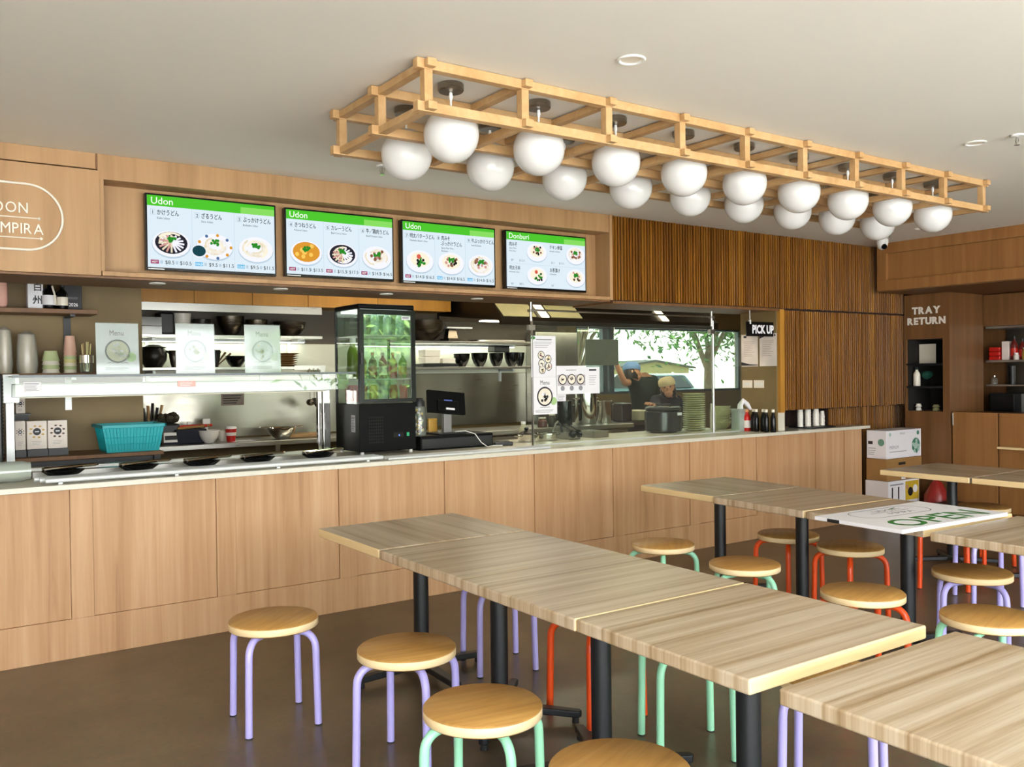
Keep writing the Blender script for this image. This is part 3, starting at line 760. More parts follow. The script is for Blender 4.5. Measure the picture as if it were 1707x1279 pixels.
def bottle(name, label, cat, x, y, z, h, r, mat, capmat, group=None, neck=0.3, labelmat=None, shoulder=0.62):
    t = thing(name, label, cat, (x, y, z), 0, group)
    MB().lathe([(0, 0), (r * .92, 0), (r, h * .03), (r, h * shoulder), (r * .8, h * (shoulder + .09)), (r * neck, h * (shoulder + .2)), (r * neck, h * .93), (0, h * .93)], 20).build('body', mat, t)
    MB().cyl(0, 0, h * .88, h, r * (neck + .08), n=16).build('cap', capmat, t)
    if labelmat: MB().lathe([(r * 1.01, h * .15), (r * 1.015, h * .16), (r * 1.015, h * .48), (r * 1.01, h * .49)], 20).build('label_band', labelmat, t)
    return t
bb = (0.7953704, 0.8649459, 1.978, 2.142)
bottle('sake_bottle', 'black sake bottle with a pale label and ribbon between the boxes on the upper shelf', 'bottle', (bb[0] + bb[1]) / 2, 1.26, ZS1, bb[3] - ZS1, 0.043, M_blackgloss, M_blackgloss, labelmat=M_paper)
rb = bpy.data.objects['sake_bottle']
MB().tube([(0.01, -.046, .15), (.024, -.046, .1), (.03, -.046, .03)], .006, 6).build('ribbon', M_plate, rb)
bb = (0.8776706, 0.9236938, 1.983, 2.118)
bottle('dark_bottle', 'small dark bottle with a brush lettered label beside the black gift box', 'bottle', (bb[0] + bb[1]) / 2, 1.225, ZS1, bb[3] - ZS1, 0.034, M_blackgloss, M_black, labelmat=M_plate)

def cup_stack(x, y, z, r, h, n, mats, label, name='paper_cups', group=None, up=False, cat='cups'):
    """nested stack of identical cups, rims showing as bands"""
    t = thing(name, label, cat, (x, y, z), 0, group)
    step = h * .55 / max(1, n - 1) if n > 1 else 0; ch = h - step * (n - 1)
    for i in range(n):
        z0 = step * i
        if up: prof = [(0, z0), (r * .72, z0), (r, z0 + ch), (r * 1.04, z0 + ch), (r * 1.04, z0 + ch - .006), (r * .97, z0 + ch - .006)]
        else: prof = [(0, z0 + ch), (r * .74, z0 + ch), (r * .76, z0 + ch - .004), (r, z0 + .006), (r * 1.05, z0 + .005), (r * 1.05, z0), (r * .96, z0)]
        MB().lathe(prof, 22).build('cup', mats[i % len(mats)], t)
    return t
M_pastel = [plain('pastel_pink', '#e3b7a3', .5), plain('pastel_yellow', '#e2d795', .5), plain('pastel_green', '#c2cf9a', .5), M_plate]
for (px0, py0, px1, nm, lab, seed) in ((-6, 545, 22, 'bagged_cups', 'tall clear bag of paper cups at the left end of the cup shelf', 1), (27, 553, 64, 'bagged_cups', 'clear plastic bag of cream paper cups beside the black bracket', 2)):
    b_ = [(0.5221675, 0.6151961, 1.542, 1.836), (0.6321639, 0.7580029, 1.54, 1.808)][seed - 1]
    x = (b_[0] + b_[1]) / 2; w = (b_[1] - b_[0]) / 2; h = b_[3] - ZS2
    t = cup_stack(x, 1.27, ZS2, w * .72, h * .88, 7, [M_cream, M_plate], lab, nm)
    rnd = random.Random(seed)
    m = MB(); m.lathe([(w * .9, .002), (w * 1.0, h * .2), (w * .97, h * .6), (w * .8, h * .93), (w * .3, h), (0, h * 1.01)], 18)
    for v in m.bm.verts: v.co.x *= rnd.uniform(.94, 1.04); v.co.y *= rnd.uniform(.94, 1.04)
    m.build('bag', M_bagplastic, t)
bb = (0.7787003, 0.886782, 1.539, 1.684)
cup_stack((bb[0] + bb[1]) / 2, 1.27, ZS2, (bb[1] - bb[0]) / 2 * .95, bb[3] - ZS2, 4, [M_cream, M_pastel[2]], 'short stack of cream tubs on the cup shelf, left of the tall pastel cups', 'tub_stack')
bb = (0.9064001, 0.9881952, 1.538, 1.784)
cup_stack((bb[0] + bb[1]) / 2, 1.27, ZS2, (bb[1] - bb[0]) / 2 * .95, bb[3] - ZS2, 7, [M_plate, M_pastel[2], M_plate, M_pastel[1], M_pastel[2], M_pastel[0], M_pastel[0]], 'tall stack of pastel striped cups in front of the black bracket', 'pastel_cups')
bb = (0.9953701, 1.0893511, 1.537, 1.657)
t = thing('stirrer_tub', 'clear tub full of wooden stirrers at the right end of the cup shelf', 'tub', ((bb[0] + bb[1]) / 2, 1.25, ZS2))
w, h = (bb[1] - bb[0]) / 2, bb[3] - ZS2
MB().lathe([(0, 0.002), (w * .8, 0), (w, h), (w * .96, h), (w * .77, .006), (0, .006)], 22).build('tub', M_acrylic, t)
MB().lathe([(w * .99, h * .55), (w * 1.02, h * .56), (w * 1.03, h * .98), (w * .99, h)], 22).build('rim_band', M_chrome, t)
rnd = random.Random(5)
for i in range(9):
    a = rnd.uniform(0, 6.28); q = w * .6; tp = h * rnd.uniform(1.4, 1.75)
    MB().tube([(q * .5 * math.cos(a), q * .5 * math.sin(a), .01), (q * math.cos(a), q * math.sin(a), tp)], .0035, 6).build('stirrer', M_pastel[1] if i % 3 else M_pine, t)

def A_cocoa(col):
    def f(a, w, h):
        a.disc(0, h * .12, w * .2, M_ink, 1); rnd = random.Random(int(w * 1e4))
        for i in range(8):
            q = i * PI / 4 + .3; a.disc(w * .33 * math.cos(q), h * .12 + w * .33 * math.sin(q), w * .075, col, 1, w * .05, 8)
        a.rect(-w * .1, h * .1, w * .1, h * .14, M_paper, 2); a.lines(-w * .25, -h * .36, w * .25, -h * .2, 3, M_inkgrey, 1, .002)
    return f
M_cocoa = plain('cocoa_print', '#4a2a20', .6); M_gold = plain('gold_print', '#b89338', .5); M_boxpink = plain('pale_carton', '#e8dcd2', .6)
for (b_, col, lab) in (((0.6043905, 0.6639825, 1.075, 1.237), M_cocoa, 'pale carton with dark print, leftmost on the prep bench, half hidden'), ((0.6707765, 0.7853185, 1.058, 1.234), M_gold, 'pale carton with gold bean print, middle of three on the prep bench'), ((0.7897198, 0.9032926, 1.07, 1.233), M_cocoa, 'pale carton with dark bean print, rightmost of three on the prep bench')):
    x0, x1, z0, z1 = b_
    t = bx_thing('carton', lab, 'carton', (x0, x1, ZLB + .045, z1), 1.13, .08, M_boxpink, 'cartons on the prep bench', art=A_cocoa(col))
    MB().box(-(x1 - x0) / 2, (x1 - x0) / 2, -.03, .085, -.044, -.001).build('display_tray', M_black, t)
x0, x1, z0, z1 = (0.631, 0.686, 1.277, 1.382)
bx_thing('carton', 'single pale carton on a small black riser behind the serving well post', 'carton', (x0, x1, z0, z1), 1.33, .08, M_boxpink, 'cartons on the prep bench', art=A_cocoa(M_cocoa))
struct_r = thing('box_riser', 'small black riser under the single pale carton behind the serving well post', 'riser', ((x0 + x1) / 2, 1.36, ZLB))
MB().box(-.06, .06, -.04, .06, z0 - ZLB - .012, z0 - ZLB - .001).box(-.055, .055, .045, .055, 0, z0 - ZLB - .012).build('stand', M_black, struct_r)

# teal baskets
x0, x1, z0, z1 = (1.051, 1.474, 1.011, 1.197)
def basket(loc, w, d, h, label, mat, name='plastic_basket'):
    t = thing(name, label, 'basket', loc)
    b = MB(); tb, tt = .84, 1.0; th = .006
    def ring(s, z, off=0): return [Vector((sx_ * (w / 2 * s - off), sy_ * (d / 2 * s - off), z)) for sx_, sy_ in ((-1, -1), (1, -1), (1, 1), (-1, 1))]
    R_ = [ring(tb, 0), ring(tt, h), ring(tt, h, th), ring(tb, .006, th)]
    V = [[b.bm.verts.new(v) for v in r] for r in R_]
    for p, q in zip(V, V[1:]):
        for i in range(4): b.bm.faces.new((p[i], p[(i + 1) % 4], q[(i + 1) % 4], q[i]))
    b.bm.faces.new(V[0][::-1]); b.bm.faces.new(V[-1])
    b.build('tub', mat, t)
    r = MB()
    for s, z0_, z1_ in ((1.0, h - .018, h + .004),):
        hw_, hd_ = w / 2 + .012, d / 2 + .012
        r.box(-hw_, hw_, -hd_, -hd_ + .014, z0_, z1_).box(-hw_, hw_, hd_ - .014, hd_, z0_, z1_).box(-hw_, -hw_ + .014, -hd_, hd_, z0_, z1_).box(hw_ - .014, hw_, -hd_, hd_, z0_, z1_)
    r.build('rim', mat, t, bevel=.003)
    l = MB()
    for i in range(1, 18):
        u = -w / 2 + w * i / 18; k = .86
        l.tube([(u * .85, -d / 2 * tb - .001, .01), (u, -d / 2 * .985 - .001, h - .02)], .0022, 5)
    for i in range(1, 12):
        u = -d / 2 + d * i / 12
        l.tube([(-w / 2 * tb - .001, u * .85, .01), (-w / 2 * .985 - .001, u, h - .02)], .0022, 5)
    for z_ in (.3, .55): 
        s = tb + (1 - tb) * z_; l.tube([(-w / 2 * s, -d / 2 * s - .001, h * z_), (w / 2 * s, -d / 2 * s - .001, h * z_)], .002, 5)
    l.build('lattice', mat, t)
    return t
bk = basket(((x0 + x1) / 2 + .03, 1.2, ZLB), (x1 - x0) * .92, .30, z1 - ZLB - .01, 'teal plastic basket on the end of the prep bench', M_teal)

# ------------------------------------------------------------------ serving well with glass guard on the counter
ZB = 0.937
sgd = thing('serving_guard', 'glass topped serving guard over the left counter, carrying the menu stands', 'food guard', (0, 0, 0))
MB().box(.53, .575, .83, .875, ZB, 1.53).box(.515, .60, .79, .80, 1.36, 1.53).build('post', M_alu, sgd, bevel=.002)
MB().box(2.50, 2.53, .83, .87, ZB, 1.49).box(2.535, 2.59, .82, .875, ZB, 1.51).build('post', M_chrome, sgd, bevel=.004)
hb = MB().box(.56, 2.585, .78, .88, 1.392, 1.468).box(.56, 2.585, .775, .88, 1.468, 1.474).build('heat_beam', M_beam, sgd, bevel=.003)
MB().box(.60, 2.55, .80, .86, 1.385, 1.392).build('lamp_strip', plain('lamp_diffuser', '#efe6d0', .4), hb)
MB().box(.53, 2.62, .43, .90, 1.512, 1.52).build('shelf_glass', M_glass, sgd)
MB().box(.545, 2.565, .438, .446, 1.405, 1.511).build('front_glass', M_glass, sgd)
MB().box(.53, 2.62, .428, .432, 1.509, 1.523).build('glass_edge', plain('glass_edge_grey', '#4e5a5c', .3), sgd)
a = Art(facing(.63, .437, 1.455)); a.rect(-.045, -.028, .045, .028, M_paper, 0); a.lines(-.04, -.024, .04, .024, 7, M_inkgrey, 1, .0025); a.build('sticker', sgd)
x0, x1, z0, z1 = (1.424, 1.533, 1.437, 1.482)
a = Art(facing((x0 + x1) / 2, .437, (z0 + z1) / 2)); a.rect(-(x1 - x0) / 2, -.018, (x1 - x0) / 2, .018, plain('faded_red_print', '#e3b4ac', .6), 0); a.lines(-.04, -.014, .04, .014, 3, M_paper, 1, .003); a.build('red_sticker', sgd)
wl_ = thing('serving_well', 'steel framed black serving well set on the left counter behind the tray slide', 'serving well', (0, 0, 0))
MB().box(.62, 2.46, .42, .50, ZB, ZB + .035).box(.62, 2.46, .76, .815, ZB, ZB + .03).build('steel_rim', M_steel, wl_, bevel=.003)
MB().box(.62, 2.46, .50, .76, ZB, ZB + .012).build('well', M_blackgloss, wl_)
ts = thing('tray_slide', 'three pale rails of the tray slide along the counter edge', 'tray slide', (0, 0, 0))
for k, y in enumerate((.045, .105, .165)):
    MB().tube([(.60 + .02 * (2 - k), y, ZB + .02), (2.62, y, ZB + .02)], .0135, 12).build('rail', M_alu, ts)
for x in (.7, 1.3, 1.9, 2.5): MB().box(x, x + .02, .03, .18, ZB, ZB + .008).build('rail_support', M_alu, ts)
ts = thing('counter_rails', 'low pale rails let into the counter edge beside the till', 'tray slide', (0, 0, 0))
for y in (.045, .105, .165): MB().tube([(2.66, y, ZB + .006), (4.0, y, ZB + .006)], .009, 10).build('rail', M_alu, ts)

# five black dishes with tongs
for i, (px, py, (x, y)) in enumerate([(p[0], p[1], p[2]) for p in [(106, 796, (0.748, 0.2)), (232, 787, (1.142, 0.2)), (337, 780.5, (1.499, 0.2)), (430, 773, (1.84, 0.2)), (531, 766, (2.239, 0.2))]]):
    d = thing('serving_dish', 'black oval dish on the tray slide, %s from the left' % ORD[i], 'dish', (x, .20, ZB + .034), R(4), 'black dishes on the tray slide')
    MB().lathe([(0, .004), (.075, .004), (.105, .026), (.112, .027), (.108, .02), (.08, 0), (0, 0)], 26, sx=1.0, sy=.6).build('body', M_blackgloss, d)
    g = thing('tongs', 'steel tongs lying across the %s black dish from the left' % ORD[i], 'tongs', (x, .20, ZB + .066), R(6), 'steel tongs on the black dishes')
    for sgn in (-1, 1):
        MB().tube([(-.10, sgn * .018, .0), (-.06, sgn * .024, .004), (.04, sgn * .014, .008), (.17, sgn * .003, .012)], [.013, .010, .008, .009], 8).build('arm', M_chrome, g)
    MB().tube([(.165, -.006, .012), (.18, 0, .012), (.165, .006, .012)], .006, 8).build('hinge', M_chrome, g)

# menus in stands on the guard top
def script_menu(a, w, h, seed, glare_wash):  # reflection wash on the acrylic is put into paler print colours
    ink = M_inkgrey if glare_wash else plain('menu_script_%d' % seed, '#6e5560', .6)
    a.slab(-w / 2, -h / 2, w / 2, h / 2, .0015, M_paper)
    a.text('Menu', -w * .02, h * .26, h * .15, ink, 2, 'C', 0, .8)
    bowl = plain('menu_bowl_%d' % seed, '#b9bcc4' if glare_wash else '#4b4d52', .6); fill = plain('menu_fill_%d' % seed, '#dfe2e6' if glare_wash else '#d6cfb4', .6)
    a.disc(0, -h * .05, w * .30, bowl, 1); a.disc(0, -h * .05, w * .26, fill, 2)
    rnd = random.Random(seed)
    for i in range(26):
        q, rr_ = rnd.uniform(0, 6.28), rnd.uniform(0, .2) * w
        a.disc(rr_ * math.cos(q), -h * .05 + rr_ * math.sin(q), w * .035, [M_paper, plain('menu_fleck_%d_%d' % (seed, i), ['#e6dfc8', '#c9c4b6', '#b8c29a'][i % 3], .6)][i % 2], 3, n=8)
    a.disc(w * .32, -h * .17, w * .12, plain('menu_green_%d' % seed, '#b9d39a' if not glare_wash else '#dfe8da', .6), 1)
    a.strip([(-w * .24 + w * .06 * i, -h * .285 + h * .014 * (i % 2)) for i in range(9)], .003, ink, 2); a.lines(-w * .3, -h * .43, w * .3, -h * .36, 3, M_inkgrey, 2, .003)
for i, (b_, lab, fd) in enumerate((((0.993, 1.235, 1.52, 1.833), 'left menu stand on the serving guard, with a bowl and pink lettering', False), ((1.458, 1.698, 1.519, 1.839), 'middle menu stand on the serving guard, reflection glare put into its paler print', True), ((1.898, 2.14, 1.514, 1.84), 'right menu stand on the serving guard, nearest the drinks fridge', True))):
    x0, x1, z0, z1 = b_; w, h = x1 - x0, z1 - 1.522
    t = thing('menu_stand', lab, 'menu stand', ((x0 + x1) / 2, .6, 1.521), 0, 'menu stands on the serving guard')
    T = Matrix.Translation((0, 0, h / 2 + .004)) @ Matrix.Rotation(R(86.5 if i == 0 else 88.5), 4, 'X')
    a = Art(T); script_menu(a, w, h, i, fd); a.build('printed_sheet', t)
    MB().box(-w / 2 - .003, w / 2 + .003, -h / 2 - .003, h / 2 + .004, .0035, .0055, 0, T).build('acrylic_cover', M_acrylic, t)
    MB().box(-w / 2, w / 2, -.03, .05, 0, .003).build('foot', M_acrylic, t)

# far left: black ribbed machine and clear roll
t = thing('coffee_grinder', 'black ribbed machine at the left picture edge beside the serving guard', 'machine', (.33, .7, ZB))
MB().box(-.16, .16, -.16, .16, 0, .60).build('body', M_black, t, bevel=.012)
m = MB()
for k in range(26): m.box(.155, .166, -.15, .15, .06 + .02 * k, .068 + .02 * k)
m.build('cooling_ribs', M_rubber, t)
x, y = (0.498, 0.254)
t = thing('plastic_jar', 'clear plastic jar lying on its side at the left end of the counter', 'jar', (x, max(y, .06) + .05, ZB + .058))
T = Matrix.Rotation(R(90), 4, 'Y')
MB().lathe([(.05, -.2), (.056, -.17), (.056, .06), (.048, .085), (.048, .1), (.044, .1), (.044, .08), (.05, .055), (.05, -.17), (0, -.19)], 24, (0, 0, 0), 0, T).build('jar', pane('jar_plastic', '#dfe6d6', .12, .1, .35), t)
MB().lathe([(0, -.12), (.044, -.12), (.046, .0), (.04, .05), (0, .05)], 20, (0, 0, 0), 0, T).build('contents', M_celadon, t)

# ------------------------------------------------------------------ drinks fridge
fx0, fx1, fy0, fy1 = 2.648, 3.092, .45, .86
fz0, fz1 = ZB + .022, 2.0
fg = thing('drinks_fridge', 'tall black countertop drinks fridge with glass sides, stocked with cans and bottles', 'fridge', ((fx0 + fx1) / 2, (fy0 + fy1) / 2, ZB))
def rel(b): return b
ox, oy = (fx0 + fx1) / 2, (fy0 + fy1) / 2
fw, fd = (fx1 - fx0) / 2, (fy1 - fy0) / 2
H0, H1, H2 = .022, 1.295 - ZB, fz1 - ZB
MB().box(-fw, fw, -fd, fd, H0, H1).build('base_cabinet', M_fridgeblack, fg, bevel=.006)
MB().box(-fw, fw, -fd, fd, H2 - .035, H2).build('roof', M_fridgeblack, fg, bevel=.01)
for sx_, sy_ in ((-1, -1), (1, -1), (1, 1), (-1, 1)):
    MB().box(sx_ * fw - sx_ * .0 - (.018 if sx_ > 0 else 0), sx_ * fw + (.018 if sx_ < 0 else 0), sy_ * fd - (.018 if sy_ > 0 else 0), sy_ * fd + (.018 if sy_ < 0 else 0), H1, H2 - .034).build('corner_post', M_blackgloss, fg, bevel=.003)
dr = MB().box(-fw + .002, -fw + .036, -fd - .012, -fd - .001, H1 + .01, H2 - .04).box(fw - .036, fw - .002, -fd - .012, -fd - .001, H1 + .01, H2 - .04).box(-fw + .036, fw - .036, -fd - .012, -fd - .001, H2 - .075, H2 - .04).box(-fw + .036, fw - .036, -fd - .012, -fd - .001, H1 + .01, H1 + .035).build('door', M_blackgloss, fg)
MB().box(-fw + .034, fw - .034, -fd - .008, -fd - .004, H1 + .033, H2 - .072).build('pane', M_fridgeglass, dr)
MB().box(-fw + .004, -fw + .018, -fd - .026, -fd - .012, H1 + .28, H1 + .36).build('handle', M_black, dr)
a = Art(facing(fw - .075, -fd - .0085, H2 - .095)); a.rect(-.035, -.013, .035, .013, M_paper, 0); a.lines(-.028, -.008, .028, .008, 2, M_ink, 1, .004); a.build('label', dr)
for sx_ in (-1, 1): MB().box(sx_ * (fw - .004), sx_ * (fw - .008), -fd + .018, fd - .018, H1, H2 - .034).build('side_pane', M_glass, fg)
MB().box(-fw + .018, fw - .018, fd - .01, fd - .004, H1, H2 - .034).build('back_pane', M_glass, fg)
SHZ = [H1 + .012, 1.47 - ZB, 1.781 - ZB]
for z in SHZ[1:]:
    m = MB()
    for k in range(9): y = -fd + .04 + k * (2 * fd - .08) / 8; m.tube([(-fw + .02, y, z - .004), (fw - .02, y, z - .004)], .0025, 6)
    m.tube([(-fw + .02, -fd + .03, z), (fw - .02, -fd + .03, z)], .004, 8); m.build('wire_shelf', M_white, fg)
MB().box(-fw + .03, fw - .03, -fd + .05, fd - .05, H2 - .05, H2 - .036).build('light_strip', emit('fridge_light', '#f2fff6', 2.5), fg)
m = MB()
for r_ in range(9):
    for c_ in range(7): m.box(-fw + .07 + c_ * .017, -fw + .08 + c_ * .017, -fd - .0015, -fd + .001, .08 + r_ * .022, .092 + r_ * .022)
m.build('vent_slots', M_recess, fg)
MB().box(.04, .12, -fd - .003, -fd, .115, .15).build('display', M_recess, fg)
a = Art(facing(.083, -fd - .0035, .122)); a.text('4', 0, 0, .022, emit('fridge_digits', '#5a8cff', 1.6), 0, 'C'); a.build('digits', fg)
MB().box(.145, .165, -fd - .004, -fd, .12, .146).build('switch', plain('green_switch', '#15a36a', .3), fg)
a = Art(facing(-fw - .0006, -.10, .22, R(-90))); a.rect(-.035, -.06, .035, .06, M_paper, 0); a.lines(-.03, -.05, .03, .05, 9, M_ink, 1, .004); a.build('energy_label', fg)
for sx_ in (-1, 1):
    for sy_ in (-1, 1): MB().cyl(sx_ * (fw - .03), sy_ * (fd - .03), 0, .022, .014, n=12).build('foot', M_white, fg)
# stock: cans on the floor shelf, bottles above
def can(x, y, z, mat, label, group):
    t = thing('drink_can', label, 'can', (x, y, z), 0, group)
    MB().lathe([(0, .002), (.024, 0), (.031, .008), (.031, .108), (.025, .118), (0, .116)], 18).build('body', mat, t)
    MB().lathe([(0, .1165), (.023, .117), (.025, .1195), (.022, .1195)], 18).build('rim', M_chrome, t)
    return t
M_cola = plain('can_red', '#b81d1d', .3); M_can2 = plain('can_silver', '#c9c4c6', .3); M_can3 = plain('can_yellow', '#d9b23a', .3); M_tea = plain('tea_amber', '#8a4424', .25); M_greenb = plain('green_tea', '#7d9a2c', .25); M_cherry = plain('dark_cherry', '#6a211c', .25)
cm = [(M_cola, 'red'), (M_can3, 'yellow'), (M_can2, 'silver'), (M_cola, 'red'), (M_cola, 'red')]
for i in range(5):
    can(ox - fw + .065 + i * .08, fy0 + .075, ZB + SHZ[0], cm[i][0], '%s drink can at the front of the bottom fridge shelf, %s from left' % (cm[i][1], ORD[i]), 'cans on the bottom fridge shelf')
for i in range(3):
    can(ox - fw + .065, fy0 + .155 + i * .075, ZB + SHZ[0], M_cola, 'red drink can along the left fridge glass, %s behind the front one' % ORD[i], 'cans on the bottom fridge shelf')
bm_ = [(M_tea, 'amber'), (M_cherry, 'dark red'), (M_cherry, 'dark red'), (M_tea, 'amber'), (M_greenb, 'green and yellow')]
for i in range(5):
    bottle('drink_bottle', '%s drink bottle on the middle fridge shelf, %s from the left' % (bm_[i][1], ORD[i]), 'bottle', ox - fw + .065 + i * .08, fy0 + .08, ZB + SHZ[1], .19, .03, bm_[i][0], M_red if i % 2 else M_white, 'bottles on the middle fridge shelf', labelmat=[M_can3, M_cola, M_boxpink, M_cola, M_can3][i])
bottle('drink_bottle', 'large lime green bottle seen through the left fridge glass', 'bottle', ox - fw + .075, fy0 + .26, ZB + SHZ[1], .30, .042, M_greenb, M_white, 'bottles on the middle fridge shelf', neck=.45)
for i in range(4):
    bottle('water_bottle', 'clear drink bottle on the top fridge shelf, %s from the left' % ORD[i], 'bottle', ox - fw + .075 + i * .1, fy0 + .1, ZB + SHZ[2], .2, .03, pane('water_bottle_plastic_%d' % i, '#cfe6e8', .1, .05, .25), M_white, 'bottles on the top fridge shelf')

# ------------------------------------------------------------------ till
x0, x1, z0, z1 = (3.155, 3.794, 0.9, 1.036)
cdw = thing('cash_drawer', 'black cash drawer on the counter under the till screen', 'cash drawer', ((x0 + x1) / 2, .5, ZB))
MB().box(-(x1 - x0) / 2, (x1 - x0) / 2, 0, .40, 0, .105).build('case', M_fridgeblack, cdw, bevel=.005)
MB().box(-(x1 - x0) / 2 + .01, (x1 - x0) / 2 - .01, -.006, 0, .012, .085).build('drawer', M_black, cdw, bevel=.002)
sx0, sx1, sz0, sz1 = (3.274281, 3.5985005, 1.196, 1.37)
till = thing('till_screen', 'black till touchscreen on a grey stand, seen from behind', 'till', ((sx0 + sx1) / 2, .62, ZB + .106))
T = Matrix.Translation((0, -.02, (sz0 + sz1) / 2 - ZB - .106)) @ Matrix.Rotation(R(-14), 4, 'X') @ Matrix.Rotation(R(6), 4, 'Y')
w, h = (sx1 - sx0) / 2, (sz1 - sz0) / 2
MB().box(-w, w, -.012, .018, -h, h, 0, T).box(-w * .55, w * .55, -.03, -.012, -h * .9, h * .1, 0, T).build('screen', M_fridgeblack, till, bevel=.005)
a = Art(T @ facing(0, -.031, 0)); a.rect(-.035, .006, .035, .014, plain('till_mark', '#5062b0', .5), 0); a.rect(-.02, -h * .72, .055, -h * .55, M_paper, 0); a.build('label', till)
px = 3.453
MB().box(px - (sx0 + sx1) / 2 - .035, px - (sx0 + sx1) / 2 + .035, -.015, .03, 0, (sz0 - ZB - .106) + .06).build('stand', plain('till_stand_grey', '#7c7a78', .4), till, bevel=.006)
MB().box(-.1, .14, -.08, .12, 0, .012).build('stand_foot', M_black, till, bevel=.004)
cb = MB(); x9 = 3.641
cb.tube([(x9 - .16, .55, ZB + .125), (x9 - .1, .5, ZB + .13), (x9 - .03, .47, ZB + .105), (x9 + .0, .43, ZB + .04), (x9 + .05, .42, ZB + .005), (x9 + .12, .46, ZB + .006), (x9 + .2, .44, ZB + .006)], .0035, 8)
tag(cb.build('power_cord', M_white), 'white cable looping off the cash drawer onto the counter', 'cord')
x0, x1, z0, z1 = (3.794, 3.963, 0.912, 0.963)
t = thing('card_reader', 'small black card reader on the counter right of the cash drawer', 'card reader', ((x0 + x1) / 2, .5, ZB), R(-15))
MB().box(-.075, .075, -.05, .06, 0, .03).build('body', M_black, t, bevel=.008)
MB().box(-.06, .06, -.0, .05, .03, .034).build('keypad', M_rubber, t)
x0, x1, z0, z1 = (3.121, 3.216, 1.044, 1.325)
t = thing('sweets_jar', 'tall clear jar of wrapped sweets with a black lid beside the fridge', 'jar', ((x0 + x1) / 2 + .01, .56, ZB + .106))
h = z1 - ZB - .106
MB().lathe([(0, 0), (.05, 0), (.052, .01), (.05, h * .72), (.04, h * .8), (.038, h * .8), (.046, h * .7), (.047, .012), (0, .008)], 22).build('jar', M_acrylic, t)
MB().lathe([(0, h * .78), (.045, h * .78), (.045, h * .9), (.03, h), (0, h)], 22).build('lid', M_black, t)
rnd = random.Random(3)
for k in range(26):
    a_ = rnd.uniform(0, 6.28); q = rnd.uniform(.012, .034)
    MB().ball((q * math.cos(a_), q * math.sin(a_), .02 + k * (h * .66) / 26), .013, 0, 8).build('sweet', [M_can3, M_boxpink, M_cherry, M_pastel[1]][k % 4], t)
x0, x1, z0, z1 = (3.361, 3.44, 1.066, 1.158)
t = bx_thing('snack_packet', 'small yellow packet behind the cash drawer, beside the sweets jar', 'packet', (x0, x1, ZB + .106, z1), .74, .03, plain('yellow_packet', '#b98f3a', .4), bevel=.008)
b_ = (4.2291985, 4.2938299, 0.958, 1.098)
bottle('squeeze_bottle', 'pale squeeze bottle standing on the counter behind the glass screen', 'bottle', (b_[0] + b_[1]) / 2, .75, ZB, b_[3] - ZB, .036, plain('sauce_pale', '#b7b394', .5), M_white, neck=.5)

# pans, trays and tongs on the counter behind the screen
def pan(x, y, z, r, h, label, lid, name='saucepan', mat=None, ears=True):
    t = thing(name, label, 'pan' if name == 'saucepan' else 'pot', (x, y, z))
    mat = mat or M_chrome
    MB().lathe([(0, 0), (r * .97, 0), (r, .008), (r, h), (r * 1.03, h + .003), (r * .97, h), (r * .96, .01), (0, .008)], 32).build('body', mat, t)
    if ears:
        for s in (-1, 1): MB().tube([(s * r, -.03, h * .8), (s * (r + .03), -.025, h * .82), (s * (r + .03), .025, h * .82), (s * r, .03, h * .8)], .005, 8).build('handle', M_chrome, t)
    if lid:
        l_ = MB().lathe([(r * 1.02, h + .004), (r * .95, h + .012), (r * .3, h + .03), (0, h + .032)], 32).build('lid', lid, t)
        MB().lathe([(0, h + .03), (.012, h + .034), (.02, h + .05), (.012, h + .058), (0, h + .058)], 14).build('knob', M_black, l_)
    return t
for b_, lab, ld in (((4.1568383, 4.2985447, 0.918, 0.967), 'steel pan with a dark lid on the counter, left edge of the glass screen', M_iron), ((4.3548258, 4.5236002, 0.921, 0.981), 'open steel pan on the counter behind the tall poster', None)):
    pan((b_[0] + b_[1]) / 2, .66, ZB, (b_[1] - b_[0]) / 2, .06, lab, ld)
x, y = (4.587, 0.641)
t = thing('serving_tongs', 'steel tongs standing open like a tent on the counter behind the posters', 'tongs', (x, .7, ZB))
MB().tube([(-.09, 0, .0), (-.03, 0, .13), (0, 0, .15)], .009, 8).build('arm', M_chrome, t); MB().tube([(.06, 0, .0), (.025, 0, .12), (0, 0, .15)], .009, 8).build('arm', M_black, t)
for k, (b_, lab) in enumerate((((4.6148076, 4.7460941, 0.923, 0.994), 'left of two shallow steel trays on the counter behind the screen'), ((4.8954458, 5.0602601, 0.917, 0.995), 'right of two shallow steel trays on the counter, greenish inside'))):
    w = (b_[1] - b_[0]) / 2
    t = thing('food_tray', lab, 'tray', ((b_[0] + b_[1]) / 2, .72, ZB), 0, 'steel trays behind the screen')
    MB().box(-w, w, -.12, -.112, 0, .055).box(-w, w, .112, .12, 0, .055).box(-w, -w + .008, -.112, .112, 0, .055).box(w - .008, w, -.112, .112, 0, .055).box(-w, w, -.12, .12, 0, .004).build('pan', M_steel, t)
    MB().box(-w + .009, w - .009, -.11, .11, .004, .035).build('contents', M_celadon if k else M_iron, t)
